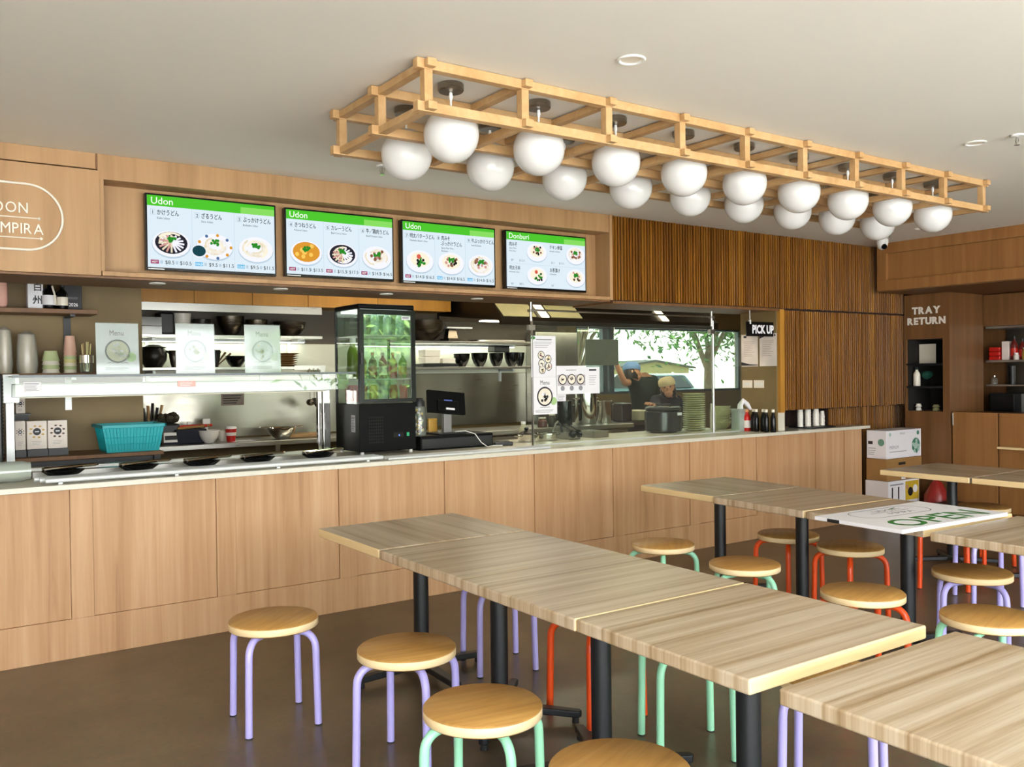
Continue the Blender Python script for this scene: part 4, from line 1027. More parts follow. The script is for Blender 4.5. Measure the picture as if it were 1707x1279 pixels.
for k, b_ in enumerate([(4.6202795, 4.6705363, 0.946, 1.002), (4.6853736, 4.7409147, 0.943, 0.998)]):
    t = thing('ladle', 'black ladle bowl facing out on the counter tray, %s of two' % ('left', 'right')[k], 'ladle', ((b_[0] + b_[1]) / 2, .585, ZB + .045), 0, 'black ladles')
    T = Matrix.Rotation(R(75), 4, 'X')
    MB().lathe([(0, -.012), (.02, -.008), (.032, .006), (.035, .008), (.03, .002), (0, -.006)], 18, (0, 0, 0), 0, T).build('bowl', M_blackgloss, t)
    MB().tube([(0, .01, .028), (0, .10, .06), (0, .2, .075)], .005, 8).build('handle', M_black, t)

# ------------------------------------------------------------------ glass screens and what is stuck to them
gx0, gx1, gx2 = 4.035, 6.048, 6.421
t = thing('glass_screen', 'large clear glass screen on the counter in front of the cooking bench', 'glass screen', (0, 0, 0))
MB().box(gx0, gx1 - .004, .297, .305, ZB + .004, 1.90).build('pane', M_glass, t)
MB().box(gx0, gx1, .285, .317, ZB, ZB + .008).build('base_channel', M_alu, t)
MB().box(gx0 - .006, gx0, .29, .312, ZB, 1.92).build('edge_strip', M_steel, t)
for x in [4.026, 6.032]:
    MB().tube([(x, .301, 1.9), (x, .301, 2.047)], .011, 10).box(x - .03, x + .03, .285, .317, 1.83, 1.87).box(x - .02, x + .02, .28, .32, 1.97, 1.99).build('clamp_post', M_steel, t)
MB().tube([(gx0, .301, 1.985), (gx1, .301, 1.985)], .008, 10).build('stay_rail', M_steel, t)
t = thing('glass_screen', 'narrow clear glass screen on the counter in front of the plate stacks', 'glass screen', (0, 0, 0))
MB().box(gx1 + .004, gx2, .297, .305, ZB + .004, 1.858).build('pane', M_glass, t)
MB().box(gx1, gx2, .285, .317, ZB, ZB + .008).build('base_channel', M_alu, t)
MB().tube([(gx1, .301, ZB), (gx1, .301, 1.95)], .012, 10).build('edge_post', M_steel, t)
def poster(b_, y, name, label, draw, group='posters on the glass screen'):
    x0, x1, z0, z1 = b_; w, h = x1 - x0, z1 - z0
    t = thing(name, label, 'poster', ((x0 + x1) / 2, y, (z0 + z1) / 2), 0, group)
    a = Art(Matrix.Rotation(R(90), 4, 'X')); a.slab(-w / 2, -h / 2, w / 2, h / 2, .0012, M_paper); draw(a, w, h); a.build('sheet', t)
def bowlpic(a, u, v, r, seed, pal):
    a.disc(u, v, r, M_ink, 1); a.disc(u, v, r * .84, M_plate, 2); rnd = random.Random(seed)
    for i in range(14):
        q, d_ = rnd.uniform(0, 6.28), rnd.uniform(0, .62) * r; a.disc(u + d_ * math.cos(q), v + d_ * math.sin(q), r * .16, pal[i % len(pal)], 3, n=7)
palA = [M_ink, M_cream, plain('pr_meat', '#8d5648', .6), plain('pr_pink', '#d88b8e', .6)]; palB = [plain('pr_egg', '#d8c069', .6), M_cream, plain('pr_brown', '#6d4a38', .6)]; palC = [M_cream, M_paper, M_ink]
def draw_tall(a, w, h):
    a.lines(-w * .30, h * .38, w * .38, h * .44, 1, M_inkgrey, 1, .009); a.lines(-w * .36, h * .2, w * .38, h * .37, 4, M_inkgrey, 1, .003)
    a.disc(-w * .42, h * .45, w * .09, M_kelly, 1, h * .04)
    for i, (u, v) in enumerate([(-.1, .03), (.18, -.06), (-.08, -.17), (.2, -.24), (-.06, -.32)]): bowlpic(a, w * u, h * v, w * .14, i, [palA, palB, palC][i % 3])
def draw_menu(a, w, h):
    a.text('Menu', 0, h * .30, h * .17, M_ink, 1, 'C', 0, .85); bowlpic(a, 0, -h * .02, w * .32, 3, palC); a.disc(w * .36, -h * .15, w * .13, plain('pr_green', '#a8c98c', .6), 1)
    a.strip([(-w * .2 + w * .05 * i, -h * .315 + h * .012 * (i % 2)) for i in range(9)], .003, M_ink, 1); a.lines(-w * .38, -h * .46, w * .38, -h * .37, 3, M_inkgrey, 1, .003)
def draw_wide(a, w, h):
    a.lines(-w * .18, h * .32, w * .18, h * .38, 1, M_inkgrey, 1, .005)
    a.rect(-w * .46, -h * .20, w * .46, h * .18, plain('pr_table', '#b9b2b6', .6), 1)
    for i, u in enumerate((-.3, 0, .3)):
        a.disc(w * u, h * .02, h * .19, M_ink, 2); a.disc(w * u, h * .02, h * .155, M_plate, 3); bowlpic(a, w * u, h * .02, h * .13, i + 7, [palA, palA, palB][i]); a.disc(w * u, -h * .29, h * .09, M_inkgrey, 2)
poster((4.02, 4.258, 1.466, 1.787), .294, 'poster', 'tall poster of five bowls, upper left on the glass screen', draw_tall)
poster((4.027, 4.266, 1.176, 1.465), .294, 'poster', 'menu poster with one dark bowl, stuck below the tall five-bowl poster', draw_menu)
poster((4.262, 4.566, 1.328, 1.553), .294, 'poster', 'wide poster of three bowls on the glass screen', draw_wide)
poster((4.566, 4.705, 1.328, 1.542), .294, 'poster', 'narrow white notice right of the three-bowl poster', lambda a, w, h: (a.rect(-w * .3, h * .36, w * .25, h * .42, M_ink, 1), a.lines(-w * .3, -h * .2, w * .3, h * .2, 6, M_inkgrey, 1, .003)))
poster((4.265, 4.355, 1.274, 1.326), .294, 'poster', 'little white notice under the three-bowl poster', lambda a, w, h: a.lines(-w * .4, -h * .4, w * .4, h * .4, 5, M_inkgrey, 1, .0025))

# ------------------------------------------------------------------ right end of the counter
b_ = (5.5978828, 5.9651509, 0.935, 1.193)
rc = thing('rice_cooker', 'large dark grey rice cooker on the counter behind the glass screen', 'rice cooker', ((b_[0] + b_[1]) / 2 + .03, .70, ZB))
w, h = .155, b_[3] - ZB
def squircle(r, ry, n=36, p=3.2): return [(r * abs(math.cos(t)) ** (2 / p) * (1 if math.cos(t) >= 0 else -1), ry * abs(math.sin(t)) ** (2 / p) * (1 if math.sin(t) >= 0 else -1)) for t in [2 * PI * i / n for i in range(n)]]
M_rc = plain('rice_cooker_grey', '#34383a', .22, .3)
MB().prism(squircle(w, .145), .01, h * .78).build('body', M_rc, rc, bevel=.012)
m = MB(); m.prism(squircle(w * .99, .143), h * .785, h * .93); m.build('lid', M_rc, rc, bevel=.02, seg=4)
MB().tube([(-w * .6, 0, h * .93), (-w * .55, 0, h * .99), (w * .55, 0, h * .99), (w * .6, 0, h * .93)], .01, 8).build('handle', M_black, rc)
MB().box(w * .25, w * .6, -.147, -.138, h * .62, h * .72).build('label', M_paper, rc)
MB().cyl(0, 0, 0, .01, w * .8, n=24).build('foot', M_rubber, rc)
MB().tube([(w, .05, h * .5), (w + .03, .03, h * .4), (w + .02, 0, h * .25), (w + .03, .02, .01)], .006, 8).build('cord', M_black, rc)
b_ = (6.0875721, 6.3024021, 0.944, 1.288)
px, hh = (b_[0] + b_[1]) / 2, b_[3] - ZB; rr_ = (b_[1] - b_[0]) / 2
N = 17
pl = bpy.data.objects.new('plate', None); COL.objects.link(pl)
MB().lathe([(0, 0), (rr_ * .6, 0), (rr_ * .95, hh / N * .55), (rr_, hh / N * .95), (rr_ * .97, hh / N * .97), (rr_ * .6, .005), (0, .004)], 32).build('dish', M_celadon, pl)
ORDN = ORD + ['eleventh', 'twelfth', 'thirteenth', 'fourteenth', 'fifteenth', 'sixteenth', 'seventeenth']
for k in range(N):
    lab = 'green glazed plate, %s from the bottom of the tall stack' % ORDN[k]
    if k == 0: pl.location = (px, .68, ZB); tag(pl, lab, 'plate', 'plates in the tall stack')
    else: dup(pl, (px + random.Random(k).uniform(-.002, .002), .68, ZB + hh / N * k), 0, lab, 'plates in the tall stack')
b_ = (6.4676844, 6.6359177, 0.939, 1.158)
px, hh = (b_[0] + b_[1]) / 2, b_[3] - ZB; rr_ = (b_[1] - b_[0]) / 2; N = 8; ch = hh * .26; stp = (hh - ch) / (N - 1)
bw = bpy.data.objects.new('bowl', None); COL.objects.link(bw)
MB().lathe([(0, 0), (rr_ * .5, 0), (rr_ * .85, ch * .5), (rr_ * 1.05, ch - .006), (rr_ * 1.05, ch), (rr_ * .96, ch), (rr_ * .8, ch * .52), (rr_ * .45, .008), (0, .008)], 30).build('dish', M_celadon, bw)
for k in range(N):
    lab = 'green glazed bowl, %s from the bottom of the shorter stack' % ORD[k]
    rr2 = random.Random(k)
    if k == 0: bw.location = (px, .66, ZB); tag(bw, lab, 'bowl', 'bowls in the shorter stack')
    else:
        o = dup(bw, (px + rr2.uniform(-.004, .004), .66, ZB + stp * k), 0, lab, 'bowls in the shorter stack'); o.rotation_euler = (R(rr2.uniform(-3, 3)), R(rr2.uniform(-4, 4)), 0)
b_ = (6.3753642, 6.4366125, 0.94, 1.186)
cup_stack((b_[0] + b_[1]) / 2, .64, ZB, .028, b_[3] - ZB, 5, [M_cream], 'slim stack of cream cups between the plate stack and the bowl stack', 'cream_cups')
tyx, tyy = 6.40, .44
b_ = (6.5792738, 6.6950288, 0.938, 1.143)
t = thing('tissue_dispenser', 'greenish clear tissue box with white paper pulled out, by the sauce bottles', 'dispenser', (6.43, 0.333, ZB))
w, h = .055, b_[3] - ZB
MB().box(-w, w, -.05, .05, 0, h).build('box', pane('tissue_box_glass', '#c8d8c8', .12, .05, .25), t)
MB().box(-w + .008, w - .008, -.04, .04, .005, h * .8).build('paper_stack', M_paper, t)
m = MB(); m.tube([(0, -.01, h * .98), (.0, -.012, h + .035), (.03, -.02, h + .075), (.07, -.03, h + .04), (.10, -.05, h - .01)], [.028, .026, .022, .024, .012], 9)
m.build('pulled_tissue', M_paper, t)
bottle('sauce_bottle', 'red chilli sauce bottle with an orange top, left of the dark bottles', 'bottle', 6.47, 0.282, ZB, .20, .034, M_red, plain('orange_cap', '#d7915a', .5), neck=.5, labelmat=M_boxpink)
for k, yy in enumerate([0.222, 0.163, 0.108, 0.05, -0.004]):
    bottle('soy_bottle', 'dark soy sauce bottle with a pale cap at the counter end, %s from the left' % ORD[k], 'bottle', 6.49 - .03 * (k % 2), yy, ZB, .205, .024, M_blackgloss, M_plate, 'soy bottles at the counter end', neck=.5)
# hanging PICK UP sign
b_ = (6.215, 6.657, 1.803, 1.933)
x0, x1, z0, z1 = b_
t = thing('hanging_sign', 'black PICK UP sign hung on two rods below the slatted wall', 'sign', ((x0 + x1) / 2, .06, (z0 + z1) / 2))
w, h = (x1 - x0) / 2, (z1 - z0) / 2
MB().box(-w, w, -.004, .004, -h, h).build('board', M_blackgloss, t)
a = Art(facing(0, -.0045, 0)); a.text('PICK UP', 0, -h * .55, h * 1.55, M_paper, 1, 'C', .045, .80); a.build('printed_letters', t)
for xx in (-w * .78, w * .72):
    MB().tube([(xx, 0, h), (xx, 0, 2.035 - (z0 + z1) / 2)], .0035, 8).box(xx - .008, xx + .008, -.008, .008, h - .02, h + .015).build('rod', M_white, t)
# notices and switch plates on the return wall (it faces left)
for k, (y0, y1, z0, z1, lab) in enumerate(((.252, .452 - .2 + .2, 1.53, 1.84, ''),)): pass
for k, (yc, lab) in enumerate(((.335, 'left of two paper notices on the brown return wall under the PICK UP sign'), (.118, 'right of two paper notices on the brown return wall under the PICK UP sign'))):
    t = thing('notice', lab, 'notice', (6.579, yc, 1.685), 0, 'notices on the return wall')
    a = Art(Matrix.Rotation(R(-90), 4, 'Z') @ Matrix.Rotation(R(90), 4, 'X')); w, h = .098, .15
    a.slab(-w, -h, w, h, .0008, M_boxpink)
    if k == 0:
        a.face([(-w, -h * .95), (w, -h * .95), (w, -h * .9), (0, -h * .86), (-w, -h * .72)], M_ink, 1); a.rect(-w * .7, h * .78, -w * .35, h * .92, M_ink, 1)
    else: a.face([(-w, h * .95), (-w, h * .7), (-w * .2, h * .88), (w * .1, h * .95)], M_ink, 1); a.rect(w * .7, h * .82, w * .85, h * .94, M_ink, 1)
    a.lines(-w * .7, -h * .4, w * .7, h * .6, 9, plain('notice_text_%d' % k, '#c2a29c', .6), 1, .004); a.build('sheet', t)
for k, yc in enumerate((.36, .225)):
    t = thing('switch_plate', '%s of two white switch plates on the brown return wall' % ('left', 'right')[k], 'switch', (6.579, yc, 1.37), 0, 'switch plates')
    MB().box(-.008, 0, -.058, .058, -.036, .036).build('plate', M_plate, t, bevel=.003)
    for j in (-1, 0, 1): MB().box(-.011, -.008, j * .03 - .008, j * .03 + .008, -.012, .012).build('rocker', M_white, t)
# tray of paper cups in the niche
x, y = (7.333, 0.236)
tr = thing('cup_tray', 'flat black tray carrying white paper cups in the counter niche', 'tray', (7.32, .20, ZB))
MB().prism(squircle(.22, .15, 28, 5), 0, .012).build('base', M_black, tr, bevel=.003)
for k, (b_, lab) in enumerate((((7.1131196, 7.168034, 0.953, 1.172), 'white paper cup stack on the tray, first from the left'), ((7.2243154, 7.2850277, 0.948, 1.181), 'white paper cup stack on the tray, tallest of four'), ((7.3461099, 7.4127069, 0.942, 1.124), 'white paper cup stack on the tray, third from the left'), ((7.4528633, 7.5030255, 0.938, 1.091), 'white paper cup stack on the tray, shortest of four'))):
    cup_stack((b_[0] + b_[1]) / 2, .2, ZB + .013, (b_[1] - b_[0]) / 2, b_[3] - ZB - .013, [6, 6, 4, 3][k], [M_cream], lab, 'paper_cups', 'paper cup stacks in the niche')

# ------------------------------------------------------------------ back of the kitchen
st_ = struct(MB().box(1.56, 6.2, 2.785, 2.799, .96, 1.50).build('wall_splashback', M_steelw)); 
struct(MB().box(1.56, 6.2, 2.79, 2.799, 1.505, 1.80).build('wall_tiles', plain('pale_splash_tile', '#d5d6c4', .35, var=.02)))
struct(MB().box(1.56, 6.2, 2.79, 2.799, 1.805, 2.12).build('wall_shaded_upper', plain('upper_wall_shade', '#4a4132', .5)))  # wall darkened in colour for the shade above the upper shelf
t = thing('steel_bench', 'long stainless steel bench along the back kitchen wall', 'bench', (0, 0, 0))
MB().box(1.56, 3.82, 2.2, 2.783, .905, .945).build('top', M_steel, t, bevel=.004)
MB().box(1.56, 3.82, 2.3, 2.783, .3, .33).build('undershelf', M_steel, t)
for x in (1.6, 2.7, 3.78): MB().box(x - .02, x + .02, 2.22, 2.26, 0, .905).build('leg', M_steel, t)
def shelf(x0, x1, z, label):
    t = thing('kitchen_shelf', label, 'shelf', (0, 0, 0), 0, 'steel shelves on the back kitchen wall')
    MB().box(x0, x1, 2.45, 2.79, z - .025, z).build('board', M_steel, t, bevel=.003)
    for x in (x0 + .2, x1 - .2): MB().box(x - .012, x + .012, 2.52, 2.79, z - .05, z - .025).box(x - .012, x + .012, 2.77, 2.79, z - .16, z - .025).build('bracket', M_alu, t)
shelf(1.56, 3.22, 1.86, 'upper steel shelf left of the fridge, holding steel bowls'); shelf(1.56, 2.95, 1.585, 'lower steel shelf left of the fridge, holding a lidded pot')
shelf(3.6, 5.6, 1.832, 'upper steel shelf right of the fridge, with the big steel bowl'); shelf(3.6, 5.6, 1.573, 'lower steel shelf right of the fridge, crowded with black bowls')
SEAM = [1.626, 2.063, 2.557, 3.067, 3.76, 4.566]
SEAM[0] = 1.445
for k in range(5):
    t = thing('hanging_cupboard', 'honey timber wall cupboard above the back shelves, %s from the left' % ORD[k], 'cupboard', (SEAM[k], 2.4, 2.125), 0, 'honey wall cupboards')
    w = SEAM[k + 1] - SEAM[k]
    MB().box(.001, w - .001, .018, .38, 0, .58).build('carcass', M_oakhoney, t)
    MB().box(.002, w - .002, 0, .017, -.004, .58).build('door', M_oakhoney, t, bevel=.002)
vl = thing('steel_valance', 'pale steel strip under the honey wall cupboards', 'valance', (0, 0, 0))
MB().box(1.445, 3.2, 2.41, 2.425, 2.055, 2.12).build('strip', M_steel, vl)
for x0, x1, lab in ((1.6, 3.15, 'light strip under the upper shelf left of the fridge'), (3.65, 5.55, 'light strip under the upper shelf right of the fridge')):
    zz = 1.86 if x1 < 3.2 else 1.832
    t = thing('shelf_light', lab, 'light', (0, 0, 0), 0, 'strip lights under the shelves')
    MB().box(x0, x1, 2.70, 2.74, zz - .05, zz - .026).build('housing', M_alu, t)
    MB().box(x0 + .01, x1 - .01, 2.702, 2.738, zz - .054, zz - .0505).build('tube', emit('strip_light', '#fbffe6', 9.0), t)
for k, (x, y) in enumerate(((3.6, 1.6), (5.2, 1.0), (7.6, 1.0))):  # unseen lights added to brighten the kitchen
    t = thing('added_kitchen_light', 'added kitchen ceiling light, unseen behind the screen bulkhead, %s from the left' % ORD[k], 'ceiling light', (x, y, ZC), 0, 'added kitchen ceiling lights')
    MB().box(-.6, .6, -.09, .09, -.05, -.002).build('housing', M_white, t)
    MB().box(-.58, .58, -.08, .08, -.054, -.0505).build('diffuser', emit('added_kitchen_led_%d' % k, '#fff3d8', 16.0), t)
# things on the left upper shelf
def steel_bowl(b_, y, z, label, mat=None, name='mixing_bowl', group=None, zs=None):
    r = (b_[1] - b_[0]) / 2; h = (b_[3] - z) if zs is None else zs
    t = thing(name, label, 'bowl', ((b_[0] + b_[1]) / 2, y, z), 0, group)
    MB().lathe([(0, .001), (r * .42, 0), (r * .7, h * .28), (r * .9, h * .62), (r * .98, h), (r * 1.02, h + .002), (r * .96, h), (r * .87, h * .62), (r * .66, h * .3), (r * .4, .01), (0, .01)], 34).build('bowl', mat or M_darkmetal, t)
    return t
US, LS, US2, LS2 = 1.86, 1.585, 1.832, 1.573
for k, b_ in enumerate([(1.6857977, 1.8068014, 1.871, 2.017)]):
    t = thing('glass_containers', 'pair of stacked clear containers at the left of the upper shelf', 'containers', ((b_[0] + b_[1]) / 2, 2.6, US))
    for j in range(2): MB().box(-.08, .08, -.08, .08, j * .075, j * .075 + .07).build('container', pane('container_plastic_%d' % j, '#b9b5a6', .12, .1, .35), t)
bx_thing('black_canister', 'black canister on the upper shelf between clear containers and white bowl', 'canister', (1.8150688, 1.9380431, 1.86, 2.051), 2.55, .16, M_black, bevel=.02)
steel_bowl((1.94, 2.094, 1.875, 2.044), 2.62, US, 'white bowl on the upper shelf, behind the middle menu stand', M_cream)
steel_bowl((2.099, 2.256, 1.878, 1.997), 2.6, US, 'dark shallow bowl on the upper shelf, above the middle menu stand', M_iron)
steel_bowl((2.308, 2.551, 1.876, 2.03), 2.62, US, 'deep steel bowl on the upper shelf between the two right menu stands')
steel_bowl((2.561, 2.758, 1.88, 2.003), 2.6, US, 'steel bowl on the upper shelf just above the right menu stand')
steel_bowl((2.815079, 3.117515, 1.866, 1.991), 2.62, US, 'wide steel bowl at the right end of the upper shelf beside the fridge')
b_ = (1.6681416, 1.8878208, 1.6, 1.781)
r = (b_[1] - b_[0]) / 2; h = b_[3] - LS
t = thing('clay_pot', 'round dark lidded pot on the lower shelf beside the left menu', 'pot', ((b_[0] + b_[1]) / 2, 2.62, LS))
MB().lathe([(0, 0), (r * .6, 0), (r * .95, h * .3), (r, h * .55), (r * .85, h * .82), (r * .82, h * .82), (0, h * .8)], 30).build('body', M_iron, t)
MB().lathe([(r * .9, h * .84), (r * .95, h * .87), (r * .5, h * .97), (0, h)], 30).build('lid', M_iron, t)
MB().tube([(r * .9, 0, h * .7), (r * 1.15, 0, h * .66), (r * 1.12, 0, h * .6)], .012, 8).build('handle', M_iron, t)
steel_bowl((1.8970913, 1.9781345, 1.599, 1.726), 2.6, LS, 'small grey bowl right of the lidded pot on the lower shelf', M_darkmetal)
b_ = (2.2533511, 2.3328581, 1.597, 1.733)
t = steel_bowl(b_, 2.6, LS, 'dark pot with wooden spoons behind the middle menu stand', M_iron, 'spoon_pot')
for k in range(3): MB().tube([(-.02 + .02 * k, 0, .02), (.04 + .05 * k, .02 * k, .14 - .01 * k)], [.005, .01], 8).build('spoon', M_oakdark, t)
steel_bowl((2.376, 2.557, 1.596, 1.681), 2.6, LS, 'black bowl on the lower shelf left of the right menu stand', M_blackgloss)
b_ = (2.8686392, 2.9962061, 1.593, 1.708)
for k in range(6):
    t = thing('small_plate', 'beige plate on the lower shelf by the fridge, %s from the bottom' % ORD[k], 'plate', ((b_[0] + b_[1]) / 2 - .02, 2.6, LS + .001 + k * (b_[3] - LS) / 6), 0, 'beige plates on the lower shelf')
    r = .11 + .004 * k; MB().lathe([(0, 0), (r * .6, 0), (r, .016), (r * .97, .018), (r * .6, .004), (0, .004)], 26).build('dish', M_card, t)
# utensil rail with hanging ladles
t = thing('utensil_rail', 'steel rail with shelf edge at the right of the lower shelf, for hanging ladles', 'rail', (0, 0, 0))
z_ = 1.574
MB().box(2.95, 3.25, 2.46, 2.50, z_ - .02, z_ + .02).box(3.2, 3.24, 2.46, 2.783, z_ - .06, z_ - .02).build('bar', M_steel, t)
for k, b_ in enumerate([(3.0654117, 3.1080131, 1.219, 1.525), (3.1056864, 3.1484518, 1.229, 1.524), (3.1458396, 3.1887695, 1.194, 1.524)]):
    t = thing('hanging_ladle', 'ladle hanging from the utensil rail, %s from the left' % ORD[k], 'ladle', ((b_[0] + b_[1]) / 2, 2.44, z_ - .02), 0, 'hanging ladles')
    L = z_ - .02 - b_[2]
    MB().tube([(0, 0.025, .0), (0, 0, .01), (0, -.005, -.02), (0, 0, -L * .8)], .004, 8).build('handle', M_chrome, t)
    MB().ball((0, -.01, -L * .88), .04, 0, 16, .8).build('bowl', M_iron if k else M_darkmetal, t)
# right upper and lower shelf
bgx = 4.34
steel_bowl((bgx - .225, bgx + .225, US2, US2 + .2), 2.56, US2, 'large steel bowl right of the fridge under the honey cupboards')
t = thing('kitchen_scale', 'dark slicer with pale tray on the upper shelf right of the big bowl', 'slicer', (4.717, 2.6, US2))
MB().box(-.11, .11, -.08, .1, 0, .03).box(-.09, .03, -.03, .06, .03, .13, 0, None, .7).build('base', M_darkmetal, t); MB().box(-.14, .16, -.1, .1, .13, .145).build('tray', M_alu, t)
t = thing('serving_plate', 'large steel tray lying along the upper shelf right of the slicer', 'tray', (5.258, 2.6, US2))
MB().prism(squircle(.32, .12, 28, 4), 0, .02).build('tray', M_steel, t, bevel=.006)
k = 0
for (px0, py0, px1, mat, nm, lab) in ():
    pass
for k, (b_, y_, mat, lab) in enumerate((((4.3152208, 4.4834785, 1.597, 1.748), 2.56, M_cream, 'stack of white tubs on the lower shelf just right of the fridge'), ((4.5139366, 4.6601152, 1.596, 1.663), 2.56, M_cream, 'low white tub on the lower shelf beside the white stack'))):
    x0, x1, z0, z1 = b_
    t = thing('white_tub', lab, 'tub', ((x0 + x1) / 2, y_, LS2 + .034), 0, 'white tubs on the lower shelf')
    n_ = 2 if k == 0 else 1; hh = (z1 - LS2 - .034) / n_
    for j in range(n_): MB().box(-(x1 - x0) / 2, (x1 - x0) / 2, -.07, .07, hh * j, hh * (j + 1) - .003, 0, None, 1.06).build('tub', mat, t, bevel=.006)
t = thing('black_tray', 'long black tray under the white tubs on the lower right shelf', 'tray', (4.481, 2.56, LS2))
MB().box(-.20, .20, -.09, .09, 0, .032).build('tray', M_black, t, bevel=.006)
for k, (b_, lab) in enumerate((((4.6937152, 4.8665337, 1.576, 1.706), 'first from the left'), ((4.9055851, 5.0871527, 1.575, 1.713), 'second from the left'), ((5.1277009, 5.286334, 1.574, 1.713), 'third from the left'), ((5.3202141, 5.487186, 1.573, 1.72), 'fourth from the left'), ((5.5173029, 5.621067, 1.572, 1.721), 'rightmost'))):
    steel_bowl(b_, 2.56 + (.08 if k == 4 else 0), LS2, 'black lacquer bowl on the lower right shelf, ' + lab, M_blackgloss, 'lacquer_bowl', 'black bowls on the lower right shelf')
b_ = (5.1510053, 5.3424647, 1.708, 1.791)
t = bx_thing('black_box', 'black box standing on the black bowls of the lower right shelf', 'box', (b_[0], b_[1], 1.715 + .006, b_[3]), 2.5, .14, M_black, bevel=.01)

# bench clutter on the left
ZBN = .946
def place_px(b_): return (b_[0] + b_[1]) / 2
b_ = (1.6771314, 1.7747837, 0.972, 1.309)
t = thing('utensil_holder', 'clear jug of kitchen utensils at the left end of the steel bench', 'utensil holder', (place_px(b_) + .02, 2.6, ZBN))
MB().lathe([(0, 0), (.06, 0), (.075, .2), (.07, .2), (.056, .006), (0, .006)], 20).build('jug', M_acrylic, t)
for k in range(5): MB().tube([(-.03 + .015 * k, 0, .02), (-.06 + .04 * k, .01 * k, .30 + .02 * (k % 3))], [.006, .012], 8).build('utensil', [M_black, M_pine, M_iron][k % 3], t)
b_ = (1.7919091, 1.908836, 0.971, 1.197)
t = thing('spice_grinder', 'dark olive machine with a lumpy top on the steel bench, behind the teal basket', 'machine', (place_px(b_), 2.5, ZBN))
M_olive = plain('olive_plastic', '#2e2a1a', .6); MB().box(-.085, .085, -.09, .09, 0, .17).build('body', M_black, t, bevel=.02)
m = MB(); rnd = random.Random(9)
for k in range(14): m.ball((rnd.uniform(-.07, .07), rnd.uniform(-.06, .06), .19 + rnd.uniform(0, .05)), .035, 0, 8)
m.build('filling', M_olive, t)
b_ = (1.786515, 1.9068826, 0.972, 1.061)
bx_thing('towel_box', 'low white and black box on the steel bench beside the teal basket', 'box', (b_[0], b_[1], ZBN, ZBN + .10), 2.35, .2, M_white, art=lambda a, w, h: (a.rect(-w * .42, -h * .1, w * .42, h * .25, M_ink, 1), a.rect(-w * .5, -h * .5, w * .5, -h * .3, M_navy, 1)))
b_ = (1.9288913, 2.0902513, 0.95, 1.132)
t = thing('knife_crate', 'dark crate with red handled tools on the steel bench', 'crate', (place_px(b_), 2.45, ZBN))
MB().box(-.12, .12, -.1, .1, 0, .12, 0, None, 1.05).build('crate', M_navy, t, bevel=.01)
for k in range(4): MB().tube([(-.1 + .02 * k, -.05 + .03 * k, .128 + .012 * (k % 2)), (.12 + .03 * k, -.04 + .03 * k, .14)], .011, 8).build('tool_handle', M_red if k % 2 else M_card, t)
for k, (b_, lab, mt) in enumerate((((2.0622819, 2.2400026, 0.945, 1.052), 'white bowl on the steel bench left of the red cup', M_cream), ((2.2349202, 2.3631841, 0.936, 1.035), 'cream bowl half behind the white bowl on the steel bench', M_plate))):
    steel_bowl(b_, 2.35 + .12 * k, ZBN, lab, mt, 'china_bowl', None, b_[3] - ZBN)
b_ = (2.2871583, 2.3848123, 0.938, 1.076)
t = thing('takeaway_cup', 'red takeaway cup with a white lid on the steel bench', 'cup', (place_px(b_), 2.35, ZBN))
r, h = (b_[1] - b_[0]) / 2, b_[3] - ZBN
MB().lathe([(0, 0), (r * .7, 0), (r * .95, h * .86), (0, h * .86)], 24).build('cup', M_red, t); MB().lathe([(r, h * .85), (r, h * .92), (r * .85, h), (0, h)], 24).build('lid', M_white, t)
MB().lathe([(r * .845, h * .4), (r * .86, h * .41), (r * .9, h * .6), (r * .9, h * .61)], 24).build('sleeve_print', M_boxpink, t)
t = thing('paper_note', 'flat white paper left on the steel bench right of the red cup', 'paper', (2.438, 2.38, ZBN)); MB().box(-.10, .10, -.07, .07, 0, .003).build('sheet', M_paper, t)
b_ = (2.6685874, 2.9263318, 0.925, 1.043)
t = steel_bowl(b_, 2.4, ZBN, 'polished steel colander bowl with handles near the guard post', M_chrome, 'colander', None, b_[3] - ZBN)
for s in (-1, 1): MB().tube([(s * .14, -.03, .10), (s * .19, -.03, .105), (s * .19, .03, .105), (s * .14, .03, .10)], .006, 8).build('handle', M_chrome, t)
t = thing('chopping_board', 'wooden board on the steel bench right of the colander', 'chopping board', (3.057, 2.5, ZBN)); MB().box(-.19, .19, -.12, .12, 0, .03).build('board', M_pine, t, bevel=.006)
b_ = (2.3861801, 2.5928412, 1.241, 1.349)
x0, x1, z0, z1 = b_
t = thing('wall_notice', 'small printed notice on the steel splashback', 'notice', ((x0 + x1) / 2, 2.783, (z0 + z1) / 2))
a = Art(Matrix.Rotation(R(90), 4, 'X')); w, h = (x1 - x0) / 2, (z1 - z0) / 2; a.slab(-w, -h, w, h, .001, plain('notice_tan', '#8f8074', .6)); a.lines(-w * .85, -h * .8, w * .85, h * .8, 4, M_ink, 1, .008); a.build('sheet', t)
t = thing('clamp_stand', 'white plastic clamp stand behind the white bowl on the steel bench', 'clamp', (2.206, 2.62, ZBN))
MB().box(-.012, .012, -.01, .01, 0, .16).box(-.14, .012, -.006, .006, .13, .14).box(-.03, .03, -.012, .012, .14, .19).box(-.16, -.13, -.01, .01, .10, .17).build('frame', M_white, t)

